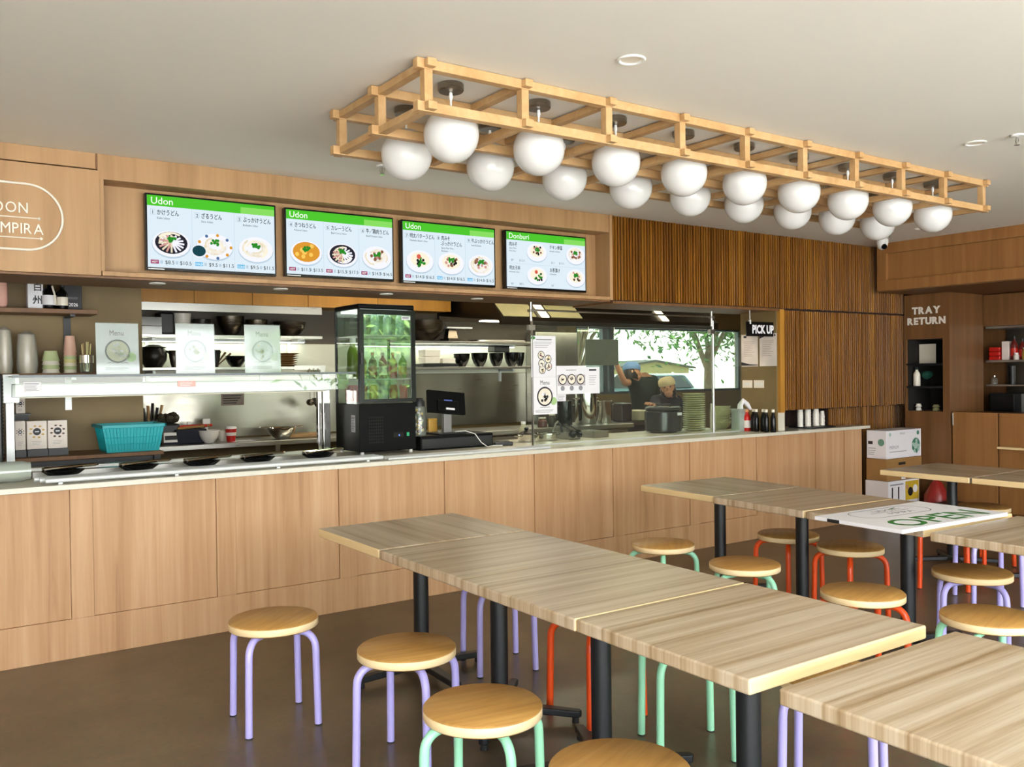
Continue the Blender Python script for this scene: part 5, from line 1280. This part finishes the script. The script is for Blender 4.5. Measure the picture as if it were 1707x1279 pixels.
# cooking bench with stock pots
ck = thing('cooking_bench', 'steel cooking bench behind the glass screen, carrying the stock pots', 'bench', (0, 0, 0))
ZK = .99
MB().box(3.95, 6.0, 1.3, 1.85, ZK - .04, ZK).build('top', M_steel, ck, bevel=.004)
MB().box(3.97, 5.98, 1.36, 1.83, .15, ZK - .042).build('cabinet', M_darkmetal, ck)
MB().box(4.0, 5.95, 1.34, 1.359, .72, ZK - .06).build('control_panel', M_steel, ck)
for b_, y_, lab, mt in (((5.4780106, 5.7012797, 0.991, 1.298), 1.55, 'tall polished stock pot, biggest on the cooking bench', M_chrome), ((5.7528415, 5.9136843, 0.992, 1.208), 1.55, 'smaller polished stock pot right of the tall one', M_chrome), ((5.231696, 5.3993602, 1.003, 1.223), 1.55, 'black stock pot left of the tall polished one', M_blackgloss)):
    pan(place_px(b_), y_, ZK, (b_[1] - b_[0]) / 2 * .97, b_[3] - ZK, lab, None, 'stock_pot', mt)
b_ = (6.0607663, 6.2075247, 0.97, 1.179)
t = bx_thing('dark_canister', 'dark brown canister at the right end of the cooking bench', 'canister', (b_[0], b_[1], ZK, b_[3]), 1.55, .15, plain('dark_brown_enamel', '#2a2020', .3), bevel=.015)
for k, b_ in enumerate([(4.9326731, 5.022794, 1.002, 1.081), (5.0570898, 5.1251734, 0.997, 1.111)]):
    bottle('spice_jar', ('reddish spice jar on the cooking bench below the menu poster', 'green spice jar on the cooking bench below the menu poster')[k], 'jar', place_px(b_), 1.45, ZK, b_[3] - ZK, .045 - .01 * k, (plain('spice_red', '#5d3026', .4), M_olive)[k], M_plate, 'spice jars', neck=.7)
# range hood over the cooking line
hd = thing('range_hood', 'long stainless range hood over the cooking bench', 'range hood', (0, 0, 0))
m = MB(); m.prism([(1.6, 1.955), (1.6, 2.03), (1.75, 2.16), (1.75, 2.7), (2.79, 2.7), (2.79, 2.05), (2.75, 2.05), (2.75, 2.1), (1.65, 2.0), (1.63, 1.955)], 4.63, 7.55, 0, Matrix(((0, 0, 1, 0), (1, 0, 0, 0), (0, 1, 0, 0), (0, 0, 0, 1))))
m.build('canopy', plain('hood_brown_steel', '#2c241a', .35, .7), hd)
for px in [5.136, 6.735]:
    MB().prism([(1.592, 2.032), (1.735, 2.156), (1.728, 2.164), (1.585, 2.04)], px - .045, px + .045, 0, Matrix(((0, 0, 1, 0), (1, 0, 0, 0), (0, 1, 0, 0), (0, 0, 0, 1)))).build('lamp', emit('hood_light_streak', '#fff0c8', 2.0), hd)  # glowing strips added on the slope as slanted light streaks
MB().box(4.8, 7.4, 2.15, 2.25, 2.02, 2.03).build('added_hood_glow', emit('hood_fill_glow', '#fff3d4', 12.0), hd)  # unseen glowing strip added inside the canopy to brighten the cooking line
for k, px in enumerate([4.841, 5.406]):
    MB().prism([(1.596, 2.032), (1.74, 2.156), (1.735, 2.162), (1.591, 2.038)], px - .19, px + .19, 0, Matrix(((0, 0, 1, 0), (1, 0, 0, 0), (0, 1, 0, 0), (0, 0, 0, 1)))).build('filter_panel', plain('hood_filter_%d' % k, '#b9b184', .4, .3), hd)
t = thing('hanging_screen', 'grey steel sheet hanging in front of the kitchen window', 'panel', (0, 0, 0))
b_ = (5.922, 6.38, 1.572, 1.846)
MB().box(b_[0], b_[1], 1.95, 1.962, b_[2], b_[3]).build('sheet', plain('grey_sheet', '#8e8f80', .4, .3), t, bevel=.002)
MB().tube([(b_[0] + .05, 1.956, b_[3]), (b_[0] + .05, 1.956, 2.03)], .004, 6).tube([(b_[1] - .05, 1.956, b_[3]), (b_[1] - .05, 1.956, 2.03)], .004, 6).build('hanger', M_steel, t)
b_ = (5.755, 6.336, 1.562, 2.043)
t = thing('steel_locker', 'tall brushed steel cabinet left of the kitchen window', 'cabinet', ((b_[0] + b_[1]) / 2, 2.6, 0))
MB().box(-(b_[1] - b_[0]) / 2, (b_[1] - b_[0]) / 2, 0, .18, .2, 1.95).build('body', M_steel, t, bevel=.004)
MB().box(-(b_[1] - b_[0]) / 2 + .02, (b_[1] - b_[0]) / 2 - .02, -.012, 0, .24, 1.93).build('door', M_steel, t, bevel=.003)
MB().box(-.2, .2, .02, .16, 0, .2).build('plinth', M_black, t)

# ------------------------------------------------------------------ tray return, cupboard and wash station on the right
tc = thing('tray_return', 'tall oak tray return cabinet, darkened in colour for shade, with an open shelved slot', 'cabinet', (0, 0, 0))
fx, yb0, yb1 = 8.56, -.49, -.012
MB().box(fx, fx + .64, yb0, yb1, 0, 1.062).box(fx, fx + .64, yb0, yb1, 1.795, 2.248).box(fx, fx + .64, yb0, -.42, 1.062, 1.795).box(fx, fx + .64, -.03, yb1, 1.062, 1.795).box(fx + .45, fx + .64, -.42, -.03, 1.062, 1.795).build('carcass', M_oakdark, tc)
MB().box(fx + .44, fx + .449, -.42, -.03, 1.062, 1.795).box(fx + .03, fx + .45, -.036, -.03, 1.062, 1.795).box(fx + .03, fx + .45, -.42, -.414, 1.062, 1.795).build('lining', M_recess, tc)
for z in (1.547, 1.315): MB().box(fx + .004, fx + .45, -.42, -.03, z - .02, z).build('shelf', M_black, tc)
letters('TRAY', 0, 0, .094, tc, LET, 'C', .004, .05, 1.0, facing(fx - .001, -.25, 2.052, R(-90)), gap=.07)
letters('RETURN', 0, 0, .094, tc, LET, 'C', .004, .05, 1.0, facing(fx - .001, -.25, 1.945, R(-90)), gap=.07)
t = bx_thing('tray', 'beige tray standing in the top slot of the tray return', 'tray', (0, .18, 0, .20), 0, .012, M_plate, bevel=.004); t.location = (8.78, -.13, 1.548); t.rotation_euler = (0, 0, R(-90))
bottle('spray_bottle', 'pale spray bottle in the middle slot of the tray return', 'bottle', 8.66, -.085, 1.316, .19, .035, M_plate, M_green, neck=.4)
t = thing('cleaning_cloth', 'green cloth hanging in the middle slot of the tray return', 'cloth', (8.72, -.16, 1.43))
m = MB(); m.ball((0, 0, 0), .06, 0, 12, .7); rnd = random.Random(2)
for v in m.bm.verts: v.co *= rnd.uniform(.8, 1.15)
m.build('cloth', plain('green_cloth', '#0f4a3c', .9), t)
cup_stack(8.68, -.09, 1.063, .03, .07, 2, [M_cream], 'small cup at the left of the lowest tray return slot', 'cups')
cup_stack(8.75, -.24, 1.063, .035, .06, 2, [M_celadon], 'green bowl in the lowest tray return slot', 'cups')
for k, (y0, y1, lab) in enumerate(((-.945, -.505, 'oak cupboard with a chrome hinge beside the tray return'), (-1.42, -.955, 'oak cupboard with a ledge at the right picture edge'))):
    t = thing('low_cupboard', lab, 'cupboard', (0, 0, 0), 0, 'low oak cupboards')
    MB().box(8.60, 9.15, y0, y1, .1, 1.05).build('carcass', M_oakdark, t)
    MB().box(8.575, 8.598, y0 + .002, y1 - .002, .12, 1.064).build('door', M_oakshaded, t, bevel=.002)
    MB().box(8.66, 9.1, y0 + .01, y1 - .01, 0, .1).build('plinth', M_recess, t)
    if k == 0: MB().tube([(8.567, y1 - .01, .93), (8.567, y1 - .01, 1.05)], .008, 8).build('hinge', M_chrome, t)
    else: MB().box(8.50, 8.574, y0, y1 - .02, .73, .75).build('ledge', M_tableedge, t)
ws = thing('wash_station', 'steel shelved wash station in the dark recess at the right edge', 'shelving', (0, 0, 0))
MB().box(9.2, 9.69, -1.6, -.495, 1.92, 2.24).build('top_cupboard', M_oakdark, ws)
MB().box(9.24, 9.69, -1.6, -.495, 1.895, 1.918).box(9.24, 9.69, -1.6, -.495, 1.55, 1.571).box(9.24, 9.69, -1.6, -.495, 1.305, 1.32).box(9.2, 9.69, -1.6, -.495, .9, .95).build('shelf', M_steel, ws)
MB().box(9.67, 9.69, -1.6, -.495, .95, 1.895).build('back_panel', M_steelw, ws)
MB().box(9.22, 9.66, -1.58, -.5, 0, .9).build('base_cabinet', M_oakdark, ws)
bx_ = [(-.57, .15, 'red packet stack at the left of the wash station shelf', M_red)]
for k in range(3):
    t = thing('red_packet', 'red packet on the wash station shelf, %s from the bottom of its stack' % ORD[k], 'packet', (9.34, -.56, 1.572 + k * .045), 0, 'red packets'); MB().box(-.06, .06, -.055, .055, 0, .043).build('packet', M_red, t, bevel=.008)
t = thing('paper_tube', 'pale upright box beside the red packets on the wash station shelf', 'box', (9.34, -.66, 1.572)); MB().box(-.04, .04, -.035, .035, 0, .19).build('box', M_boxpink, t, bevel=.004)
for k in range(2): bottle('red_capped_bottle', 'dark red bottle on the wash station shelf, %s one' % ('left', 'right')[k], 'bottle', 9.33 + .02 * k, -.735 - .07 * k, 1.572, .24 - .03 * k, .034, M_cherry, M_black, 'dark red bottles', labelmat=M_red)
for k in range(2): bottle('condiment_jar', 'small pale jar on the wash station shelf, %s one' % ('left', 'right')[k], 'jar', 9.30, -.77 - .085 * k, 1.572, .07 + .05 * k, .026, M_boxpink if k == 0 else M_gold, M_white, 'condiment jars', neck=.7)
t = thing('pepper_mill', 'black cylinder on the lower wash station shelf', 'mill', (9.36, -.70, 1.321)); MB().lathe([(0, 0), (.03, 0), (.028, .15), (.03, .16), (.03, .19), (0, .19)], 18).build('mill', M_black, t)
bottle('glass_cruet', 'small clear cruet on the lower wash station shelf', 'cruet', 9.34, -.53, 1.321, .09, .03, M_acrylic, M_chrome)
t = thing('microwave', 'black microwave with a steel strip on the wash station', 'microwave', (9.42, -.66, .951))
MB().box(-.14, .2, -.17, .15, 0, .28).build('case', M_black, t, bevel=.006); MB().box(-.15, -.141, -.10, .145, .05, .27).build('door', M_blackgloss, t, bevel=.003); MB().box(-.152, -.141, -.165, .145, .0, .045).build('steel_strip', M_steel, t)

# cartons stacked between the counter end and the tray return
def A_premium(a, w, h):
    a.text('PREMIUM', -w * .42, -h * .16, h * .17, M_inkgrey, 1, 'L', 0, .8); a.lines(-w * .42, -h * .3, w * .1, -h * .22, 1, M_inkgrey, 1, .006); a.text('PREMIUM', -w * .05, h * .34, h * .1, M_inkgrey, 1, 'C', 0, .8)
    g = plain('premium_green', '#3f7d66', .6); g2 = plain('premium_pale', '#a9c4b6', .6)
    a.disc(w * .34, -h * .08, h * .26, g, 1); a.disc(w * .33, -h * .06, h * .17, g2, 2)
    for i in range(9): q = i * .7; a.disc(w * .34 + h * .2 * math.cos(q), -h * .12 + h * .2 * math.sin(q), h * .07, g if i % 2 else g2, 3, n=8)
    a.disc(w * .40, h * .36, h * .08, g, 1); a.disc(-w * .40, h * .36, h * .07, g2, 1)
t = bx_thing('produce_carton', 'white PREMIUM carton printed with green leaves, top of the carton stack', 'carton', (7.87, 8.47, .618, .893), -.24, .215, M_paper, 'cartons by the counter end', art=A_premium)
a = Art(Matrix.Translation((-.301, .1075, .14)) @ Matrix.Rotation(R(-90), 4, 'Z') @ Matrix.Rotation(R(90), 4, 'X')); a.disc(.05, .02, .035, plain('premium_green2', '#6f9a86', .6), 0); a.rect(-.09, .0, -.04, .03, M_ink, 0); a.lines(-.09, -.11, .0, -.03, 4, M_inkgrey, 0, .006); a.build('printed_side', t)
t = bx_thing('produce_carton', 'brown cardboard carton in the middle of the carton stack', 'carton', (7.86, 8.46, .405, .616), -.25, .225, M_card, 'cartons by the counter end', art=lambda a, w, h: (a.rect(-w * .18, h * .2, w * .02, h * .32, M_recess, 1), a.rect(-w * .1, -h * .48, w * .02, -h * .2, M_paper, 1)))
t = bx_thing('produce_carton', 'white and yellow printed carton at the bottom of the carton stack', 'carton', (7.85, 8.38, .0, .403), -.27, .25, M_paper, 'cartons by the counter end',
             art=lambda a, w, h: (a.rect(.02, h * .0, w * .48, h * .46, plain('carton_yellow', '#cfae2e', .6), 1), a.disc(w * .2, h * .2, h * .11, M_ink, 2), a.disc(w * .36, h * .26, h * .1, M_paper, 2), a.disc(w * .1, h * .32, h * .06, M_oak, 2), a.rect(-w * .4, h * .05, -w * .36, h * .35, M_ink, 1), a.rect(-w * .2, h * .05, -w * .16, h * .35, M_ink, 1), a.lines(-w * .45, h * .36, w * .0, h * .46, 1, M_inkgrey, 1, .012)))
t = thing('red_bag', 'red plastic bag slumped beside the bottom carton', 'bag', (8.40, -.44, 0))
m = MB(); m.lathe([(0, 0), (.10, 0), (.125, .1), (.115, .25), (.06, .36), (.02, .40), (0, .4)], 18); rnd = random.Random(4)
for v in m.bm.verts: v.co.x *= rnd.uniform(.85, 1.05); v.co.y *= rnd.uniform(.85, 1.05)
m.build('bag', plain('red_bag_plastic', '#8f1f1c', .35), t)
t = thing('black_crate', 'black crate on the floor in front of the low cupboards', 'crate', (8.2, -.85, 0)); MB().box(-.15, .15, -.25, .25, 0, .22).build('crate', M_black, t, bevel=.01)

# ------------------------------------------------------------------ the two cooks
def skinned(name, pts, edges, mat, parent, sub=2, root=0):
    """pts: list of (x, y, z, rx, ry); one continuous limb/torso surface grown over the joints"""
    me = bpy.data.meshes.new(name); me.from_pydata([p[:3] for p in pts], edges, [])
    o = bpy.data.objects.new(name, me); COL.objects.link(o)
    sk = o.modifiers.new('skin', 'SKIN'); sk.use_smooth_shade = True
    for i, v in enumerate(me.skin_vertices[0].data):
        v.radius = (pts[i][3], pts[i][4] if len(pts[i]) > 4 else pts[i][3]); v.use_root = (i == root)
    ss = o.modifiers.new('smooth', 'SUBSURF'); ss.levels = sub; ss.render_levels = sub
    me.materials.append(mat)
    dg = bpy.context.evaluated_depsgraph_get(); dg.update()
    m2 = bpy.data.meshes.new_from_object(o.evaluated_get(dg)); bpy.data.objects.remove(o)
    for p in m2.polygons: p.use_smooth = True
    n = bpy.data.objects.new(name, m2); COL.objects.link(n); n.parent = parent
    return n
def head(parent, c, turn, tilt, hairmat, cap, capname):
    T = Matrix.Translation(c) @ Matrix.Rotation(turn, 4, 'Z') @ Matrix.Rotation(tilt, 4, 'Y')
    m = MB(); m.ball((0, 0, 0), .078, 0, 24, 1.38, T, 1.0, 1.18)            # skull; face looks along -y
    m.ball((0, -.045, -.055), .05, 0, 16, 1.0, T)                            # jaw
    m.prism([(-.012, -.088), (.012, -.088), (0, -.112)], -.028, .004, 0, T)  # nose
    for s in (-1, 1): m.ball((s * .078, .008, -.012), .02, 0, 10, 1.4, T, .4)
    h = m.build('head', M_skin, parent, angle=80)
    for s in (-1, 1): MB().ball((s * .03, -.083, .012), .009, 0, 10, 1.0, T).build('eye', M_ink, h)
    MB().box(-.02, .02, -.097, -.088, -.062, -.056, 0, T).build('mouth', plain('lips_' + capname, '#9c5a4c', .5), h)
    MB().lathe([(.083, -.09), (.088, -.03), (.083, .02), (.07, .05)], 20, (0, .018, 0), 0, T, 1.0, 1.1).build('hair', hairmat, h)
    MB().lathe([(.088, .025), (.094, .045), (.09, .085), (.065, .118), (0, .128)], 24, (0, .006, 0), 0, T, 1.0, 1.12).build(capname, cap, h)
def hand(parent, wrist, fwd, up, mat=None):
    """palm, four bent fingers and a thumb leaving the side of the palm"""
    f = Vector(fwd).normalized(); u = Vector(up); u = (u - f * u.dot(f)).normalized(); s = f.cross(u)
    w = Vector(wrist); P = lambda a, b, c: tuple(w + f * a + s * b + u * c)
    pts = [P(0, 0, 0) + (.022, .017), P(.045, 0, 0) + (.036, .013), P(.085, 0, -.004) + (.036, .012)]; ed = [(0, 1), (1, 2)]
    for k, (b, L) in enumerate(((-.028, .062), (-.009, .072), (.010, .068), (.028, .054))):
        i = len(pts)
        pts += [P(.088, b, -.003) + (.0085, .0085), P(.088 + L * .5, b * 1.1, -.012) + (.008, .008), P(.088 + L * .85, b * 1.1, -.034) + (.0072, .0072)]
        ed += [(2, i), (i, i + 1), (i + 1, i + 2)]
    i = len(pts); pts += [P(.025, -.032, -.004) + (.011, .011), P(.055, -.058, -.014) + (.0095, .0095), P(.082, -.062, -.026) + (.008, .008)]
    ed += [(1, i), (i, i + 1), (i + 1, i + 2)]
    return skinned('hand', pts, ed, mat or M_skin, parent, 1)
def cook(name, label, base, shoulders_dx, hip_z, sh_z, head_c, face, tilt, handA, handB, elbA, elbB, top, trousers, apron, cap, capname, sleeve=1.0):
    t = thing(name, label, 'person', base)
    lean = shoulders_dx
    sx_ = Vector((lean[0], lean[1], sh_z)); hip = Vector((0, 0, hip_z))
    hc = Vector(head_c)
    L_sh, R_sh = sx_ + Vector((-.17, 0, -.02)), sx_ + Vector((.17, 0, -.02))
    mid = hip.lerp(sx_, .5)
    body = [tuple(hip) + (.145, .105), tuple(mid) + (.13, .10), tuple(sx_ + Vector((0, 0, -.07))) + (.15, .10), tuple(sx_ + Vector((0, 0, .02))) + (.065, .06), tuple(hc + Vector((0, .02, -.08))) + (.055, .055)]
    ed = [(0, 1), (1, 2), (2, 3), (3, 4)]
    def limb(i0, chain):
        prev = i0
        for c in chain: body.append(c); ed.append((prev, len(body) - 1)); prev = len(body) - 1
    limb(2, [tuple(L_sh) + (.058,), tuple(elbA) + (.042,), tuple(handA) + (.028,)])
    limb(2, [tuple(R_sh) + (.058,), tuple(elbB) + (.042,), tuple(handB) + (.028,)])
    for s in (-1, 1): limb(0, [(s * .095, .0, hip_z - .07, .088), (s * .10, -.02, hip_z * .52, .06), (s * .10, .02, .08, .04), (s * .10, -.10, .035, .035)])
    skinned('body', body, ed, M_skin, t)
    sp = [tuple(hip + Vector((0, 0, -.02))) + (.155, .115), tuple(mid) + (.142, .112), tuple(sx_ + Vector((0, 0, -.07))) + (.162, .112), tuple(sx_ + Vector((0, 0, .0))) + (.08, .075)]
    se = [(0, 1), (1, 2), (2, 3)]
    for sh, el, hn in ((L_sh, elbA, handA), (R_sh, elbB, handB)):
        i = len(sp); e = Vector(el); h_ = Vector(hn)
        if sleeve >= 1: sp += [tuple(sh) + (.07,), tuple(e) + (.056,), tuple(e.lerp(h_, .82)) + (.042,)]; se += [(2, i), (i, i + 1), (i + 1, i + 2)]
        else: sp += [tuple(sh) + (.07,), tuple(Vector(sh).lerp(e, .75)) + (.06,)]; se += [(2, i), (i, i + 1)]
    skinned('top', sp, se, top, t)
    tp = [(0, 0, hip_z, .15, .11)]; te = []
    for s in (-1, 1):
        i = len(tp); tp += [(s * .095, 0, hip_z - .07, .1), (s * .10, -.02, hip_z * .52, .075), (s * .10, .02, .1, .06)]; te += [(0, i), (i, i + 1), (i + 1, i + 2)]
    skinned('trousers', tp, te, trousers, t)
    for s in (-1, 1): MB().ball((s * .10, -.06, .035), .06, 0, 14, .58, None, .8, 2.0).build('shoe', M_black, t)
    if apron: skinned('apron', [tuple(mid.lerp(hip, .2) + Vector((0, -.045, 0))) + (.15, .09), tuple(hip + Vector((0, -.04, -.12))) + (.16, .1), (0, -.04, hip_z - .4, .17, .1)], [(0, 1), (1, 2)], apron, t)
    head(t, hc, face, tilt, M_hair, cap, capname)
    for hnd, el in ((handA, elbA), (handB, elbB)):
        d = (Vector(hnd) - Vector(el)); hand(t, hnd, d, (0, -.3, 1) if abs(d.normalized().z) < .8 else (0, -1, .2))
    return t
ax, az = (7.228, 1.355)
cook('person', 'person in a blue cap and dark green short sleeves reaching up by the kitchen window', (ax, 2.5, 0), (-.03, -.05), .86, 1.42, (-0.204, -.06, 1.484), R(50), R(18),
     (-0.513, -.12, 1.609), (.20, -.22, 1.02), (-0.354, -.10, 1.361), (.26, -.02, 1.14), M_green, M_navy, M_beige, M_capblue, 'cap', .5)
bx2, bz2 = (7.015, 1.228)
cook('person', 'person in a cream cap and navy top bending over the bench behind the rice cooker', (bx2, 2.0, 0), (-.05, -.16), .80, 1.20, (-0.077, -.22, 1.316), R(-45), R(-10),
     (-0.407, -.32, 1.144), (.12, -.34, 1.02), (-.25, -.24, 1.10), (.24, -.2, .98), M_navy, M_black, M_beige, M_beige, 'cap')
b_ = (6.301, 6.479, 0.983, 1.096)
t = thing('food_tub', 'pale clear tub under the cook\'s hand behind the rice cooker', 'tub', ((b_[0] + b_[1]) / 2, 1.66, .99))
w = (b_[1] - b_[0]) / 2
MB().box(-w, w, -.1, .1, .0, b_[3] - .99, 0, None, 1.08).build('tub', plain('tub_pale', '#c9c4a4', .5), t, bevel=.01)
sb = thing('side_bench', 'dark side bench right of the cooking bench, under the cooks\' hands', 'bench', (0, 0, 0))
MB().box(6.01, 7.05, 1.52, 1.84, .95, .988).build('top', M_darkmetal, sb); MB().box(6.03, 7.03, 1.56, 1.82, .0, .95).build('cabinet', M_black, sb)

# ------------------------------------------------------------------ outside: behind the kitchen and in front of the shop
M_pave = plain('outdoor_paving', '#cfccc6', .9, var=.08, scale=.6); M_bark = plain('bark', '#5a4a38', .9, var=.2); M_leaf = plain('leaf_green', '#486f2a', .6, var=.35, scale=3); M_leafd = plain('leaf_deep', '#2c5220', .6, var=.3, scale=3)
o = struct(MB().box(-60, 90, -60, -6.62, -.14, -.04).build('ground_front', M_pave)); o2 = struct(MB().box(-60, 120, 3.0, 70, -.14, -.04).build('ground_back', M_pave))
def tree(loc, h, r, label, seed, n=1500, size=.16, trunk_h=.5, mat=None, lean=(0, 0), crown=None):
    t = thing('tree', label, 'tree', loc); rnd = random.Random(seed)
    top = Vector((lean[0], lean[1], h * trunk_h))
    m = MB(); m.tube([(0, 0, 0), tuple(top * .5), tuple(top)], [.16, .12, .09], 10); tips = []
    for k in range(9):
        a = k * 2.4; e = top + Vector((math.cos(a) * r * .6, math.sin(a) * r * .6, h * (1 - trunk_h) * rnd.uniform(.2, .8))); m.tube([tuple(top * rnd.uniform(.75, 1)), tuple(top.lerp(e, .5) + Vector((0, 0, .1))), tuple(e)], [.06, .04, .015], 6); tips.append(e)
    m.build('trunk', M_bark, t)
    f = bmesh.new(); cen = top + Vector((0, 0, h * (1 - trunk_h) * .45))
    for i in range(n):
        tp = rnd.choice(tips)
        p = tp + Vector((rnd.gauss(0, r * .28), rnd.gauss(0, r * .28), rnd.gauss(0, r * .22)))
        M3 = Euler((rnd.uniform(-1, 1), rnd.uniform(-1, 1), rnd.uniform(0, 6.3))).to_matrix(); s = size * rnd.uniform(.6, 1.3)
        vs = [f.verts.new(p + M3 @ Vector(q) * s) for q in ((-.5, 0, 0), (0, -.2, .06), (.55, 0, 0), (0, .2, .06))]
        fc = f.faces.new(vs); fc.material_index = i % 2
    me = bpy.data.meshes.new('foliage'); f.to_mesh(me); f.free()
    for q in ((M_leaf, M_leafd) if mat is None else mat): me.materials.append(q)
    fo = bpy.data.objects.new('foliage', me); COL.objects.link(fo); fo.parent = t; fo['kind'] = 'stuff'
    return t
tx, tz = (14.307, 1.219)
tree((tx, 8.0, -.04), 3.9, 1.7, 'leafy green tree seen through the right half of the kitchen window', 1, 4200, .16, .5)
tx = 11.47
tree((tx, 9.0, -.04), 3.6, 1.1, 'pale green tree at the left edge of the kitchen window', 2, 2200, .15, .45)
# house with a gable roof
hx, hz = (24.197, 1.88); ex0 = 22.338; ex1 = 26.169; ez = 1.634
hs = thing('house', 'cream weatherboard house with a low gable roof seen through the kitchen window', 'house', (hx, 20, 0))
w = (ex1 - ex0) / 2
MB().prism([(-w, 0), (w, 0), (w, ez), (0, hz), (-w, ez)], -6, 0, 0, Matrix(((1, 0, 0, 0), (0, 0, -1, 0), (0, 1, 0, 0), (0, 0, 0, 1)))).build('wall', plain('weatherboard_cream', '#8f8257', .7), hs)
m = MB()
for s in (-1, 1): m.prism([(0, hz + .0), (0, hz + .07), (s * (w + .25), ez + .03), (s * (w + .25), ez - .04)], -6.2, .15, 0, Matrix(((1, 0, 0, 0), (0, 0, -1, 0), (0, 1, 0, 0), (0, 0, 0, 1))))
m.build('roof', plain('roof_grey', '#3c3b38', .8), hs)
fn = thing('fence', 'white garden fence in front of the cream house', 'fence', (hx + 1.5, 18.5, 0)); MB().box(-8, 8, 0, .05, -.04, 1.42).build('panel', plain('fence_white', '#e6e4da', .7), fn)
for k in range(9): MB().box(-8 + 2 * k - .04, -8 + 2 * k + .04, -.04, 0, -.04, 1.46).build('post', M_white, fn)
cx0, cz1 = (18.958, 1.265); cx1, cz0 = (19.856, 0.826)
cr = thing('car', 'dark teal parked car seen through the right of the kitchen window', 'car', ((cx0 + cx1) / 2, 13.4, -.04))
M_car = plain('car_teal', '#2c4a52', .25, .3); Tc = Matrix(((0, 0, 1, 0), (1, 0, 0, 0), (0, 1, 0, 0), (0, 0, 0, 1)))
MB().prism([(-.3, .3), (-.3, .75), (.1, .95), (.7, 1.02), (1.1, 1.42), (2.4, 1.46), (3.2, 1.0), (3.6, .9), (3.6, .3)], -.85, .85, 0, Tc).build('body', M_car, cr, bevel=.06)
MB().prism([(.72, 1.03), (1.12, 1.4), (2.36, 1.43), (3.05, 1.02)], -.86, .86, 0, Tc).prism([(.66, 1.04), (1.06, 1.40), (1.1, 1.4), (.72, 1.03)], -.7, .7, 0, Tc).build('window_glass', M_blackgloss, cr)
for yy in (.35, 2.8):
    for xx in (-.8, .8): MB().cyl(0, 0, -.09, .09, .32, n=22, T=Matrix.Translation((xx, yy, .32)) @ Matrix.Rotation(R(90), 4, 'Y')).build('wheel', M_rubber, cr)
hg = thing('hedge', 'added hedge behind the street trees, filling gaps in the fridge reflection', 'hedge', (18.2, -21, -.04))  # added out of view to fill bright gaps in the fridge reflection
MB().box(-6, 6, -.8, .6, 0, 3.4).build('blocking_core', M_leafd, hg)  # solid core added to block the bright ground behind
f = bmesh.new(); rnd = random.Random(11)
for i in range(4000):
    p = Vector((rnd.uniform(-6, 6), .6 + rnd.uniform(-.1, .3), rnd.uniform(0, 3.6))); M3 = Euler((rnd.uniform(-1, 1), rnd.uniform(-1, 1), rnd.uniform(0, 6.3))).to_matrix()
    f.faces.new([f.verts.new(p + M3 @ Vector(q) * .3) for q in ((-.5, 0, 0), (0, -.25, .06), (.55, 0, 0), (0, .25, .06))]).material_index = i % 2
me = bpy.data.meshes.new('foliage'); f.to_mesh(me); f.free(); me.materials.append(M_leaf); me.materials.append(M_leafd)
fo = bpy.data.objects.new('foliage', me); COL.objects.link(fo); fo.parent = hg; fo['kind'] = 'stuff'
# street trees in front of the shop (mirrored in the fridge door)
FL = (plain('leaf_pale', '#7da348', .6, var=.35, scale=3), plain('leaf_mid', '#4f7d36', .6, var=.3, scale=3))  # two leaf greens, alternating from leaf to leaf
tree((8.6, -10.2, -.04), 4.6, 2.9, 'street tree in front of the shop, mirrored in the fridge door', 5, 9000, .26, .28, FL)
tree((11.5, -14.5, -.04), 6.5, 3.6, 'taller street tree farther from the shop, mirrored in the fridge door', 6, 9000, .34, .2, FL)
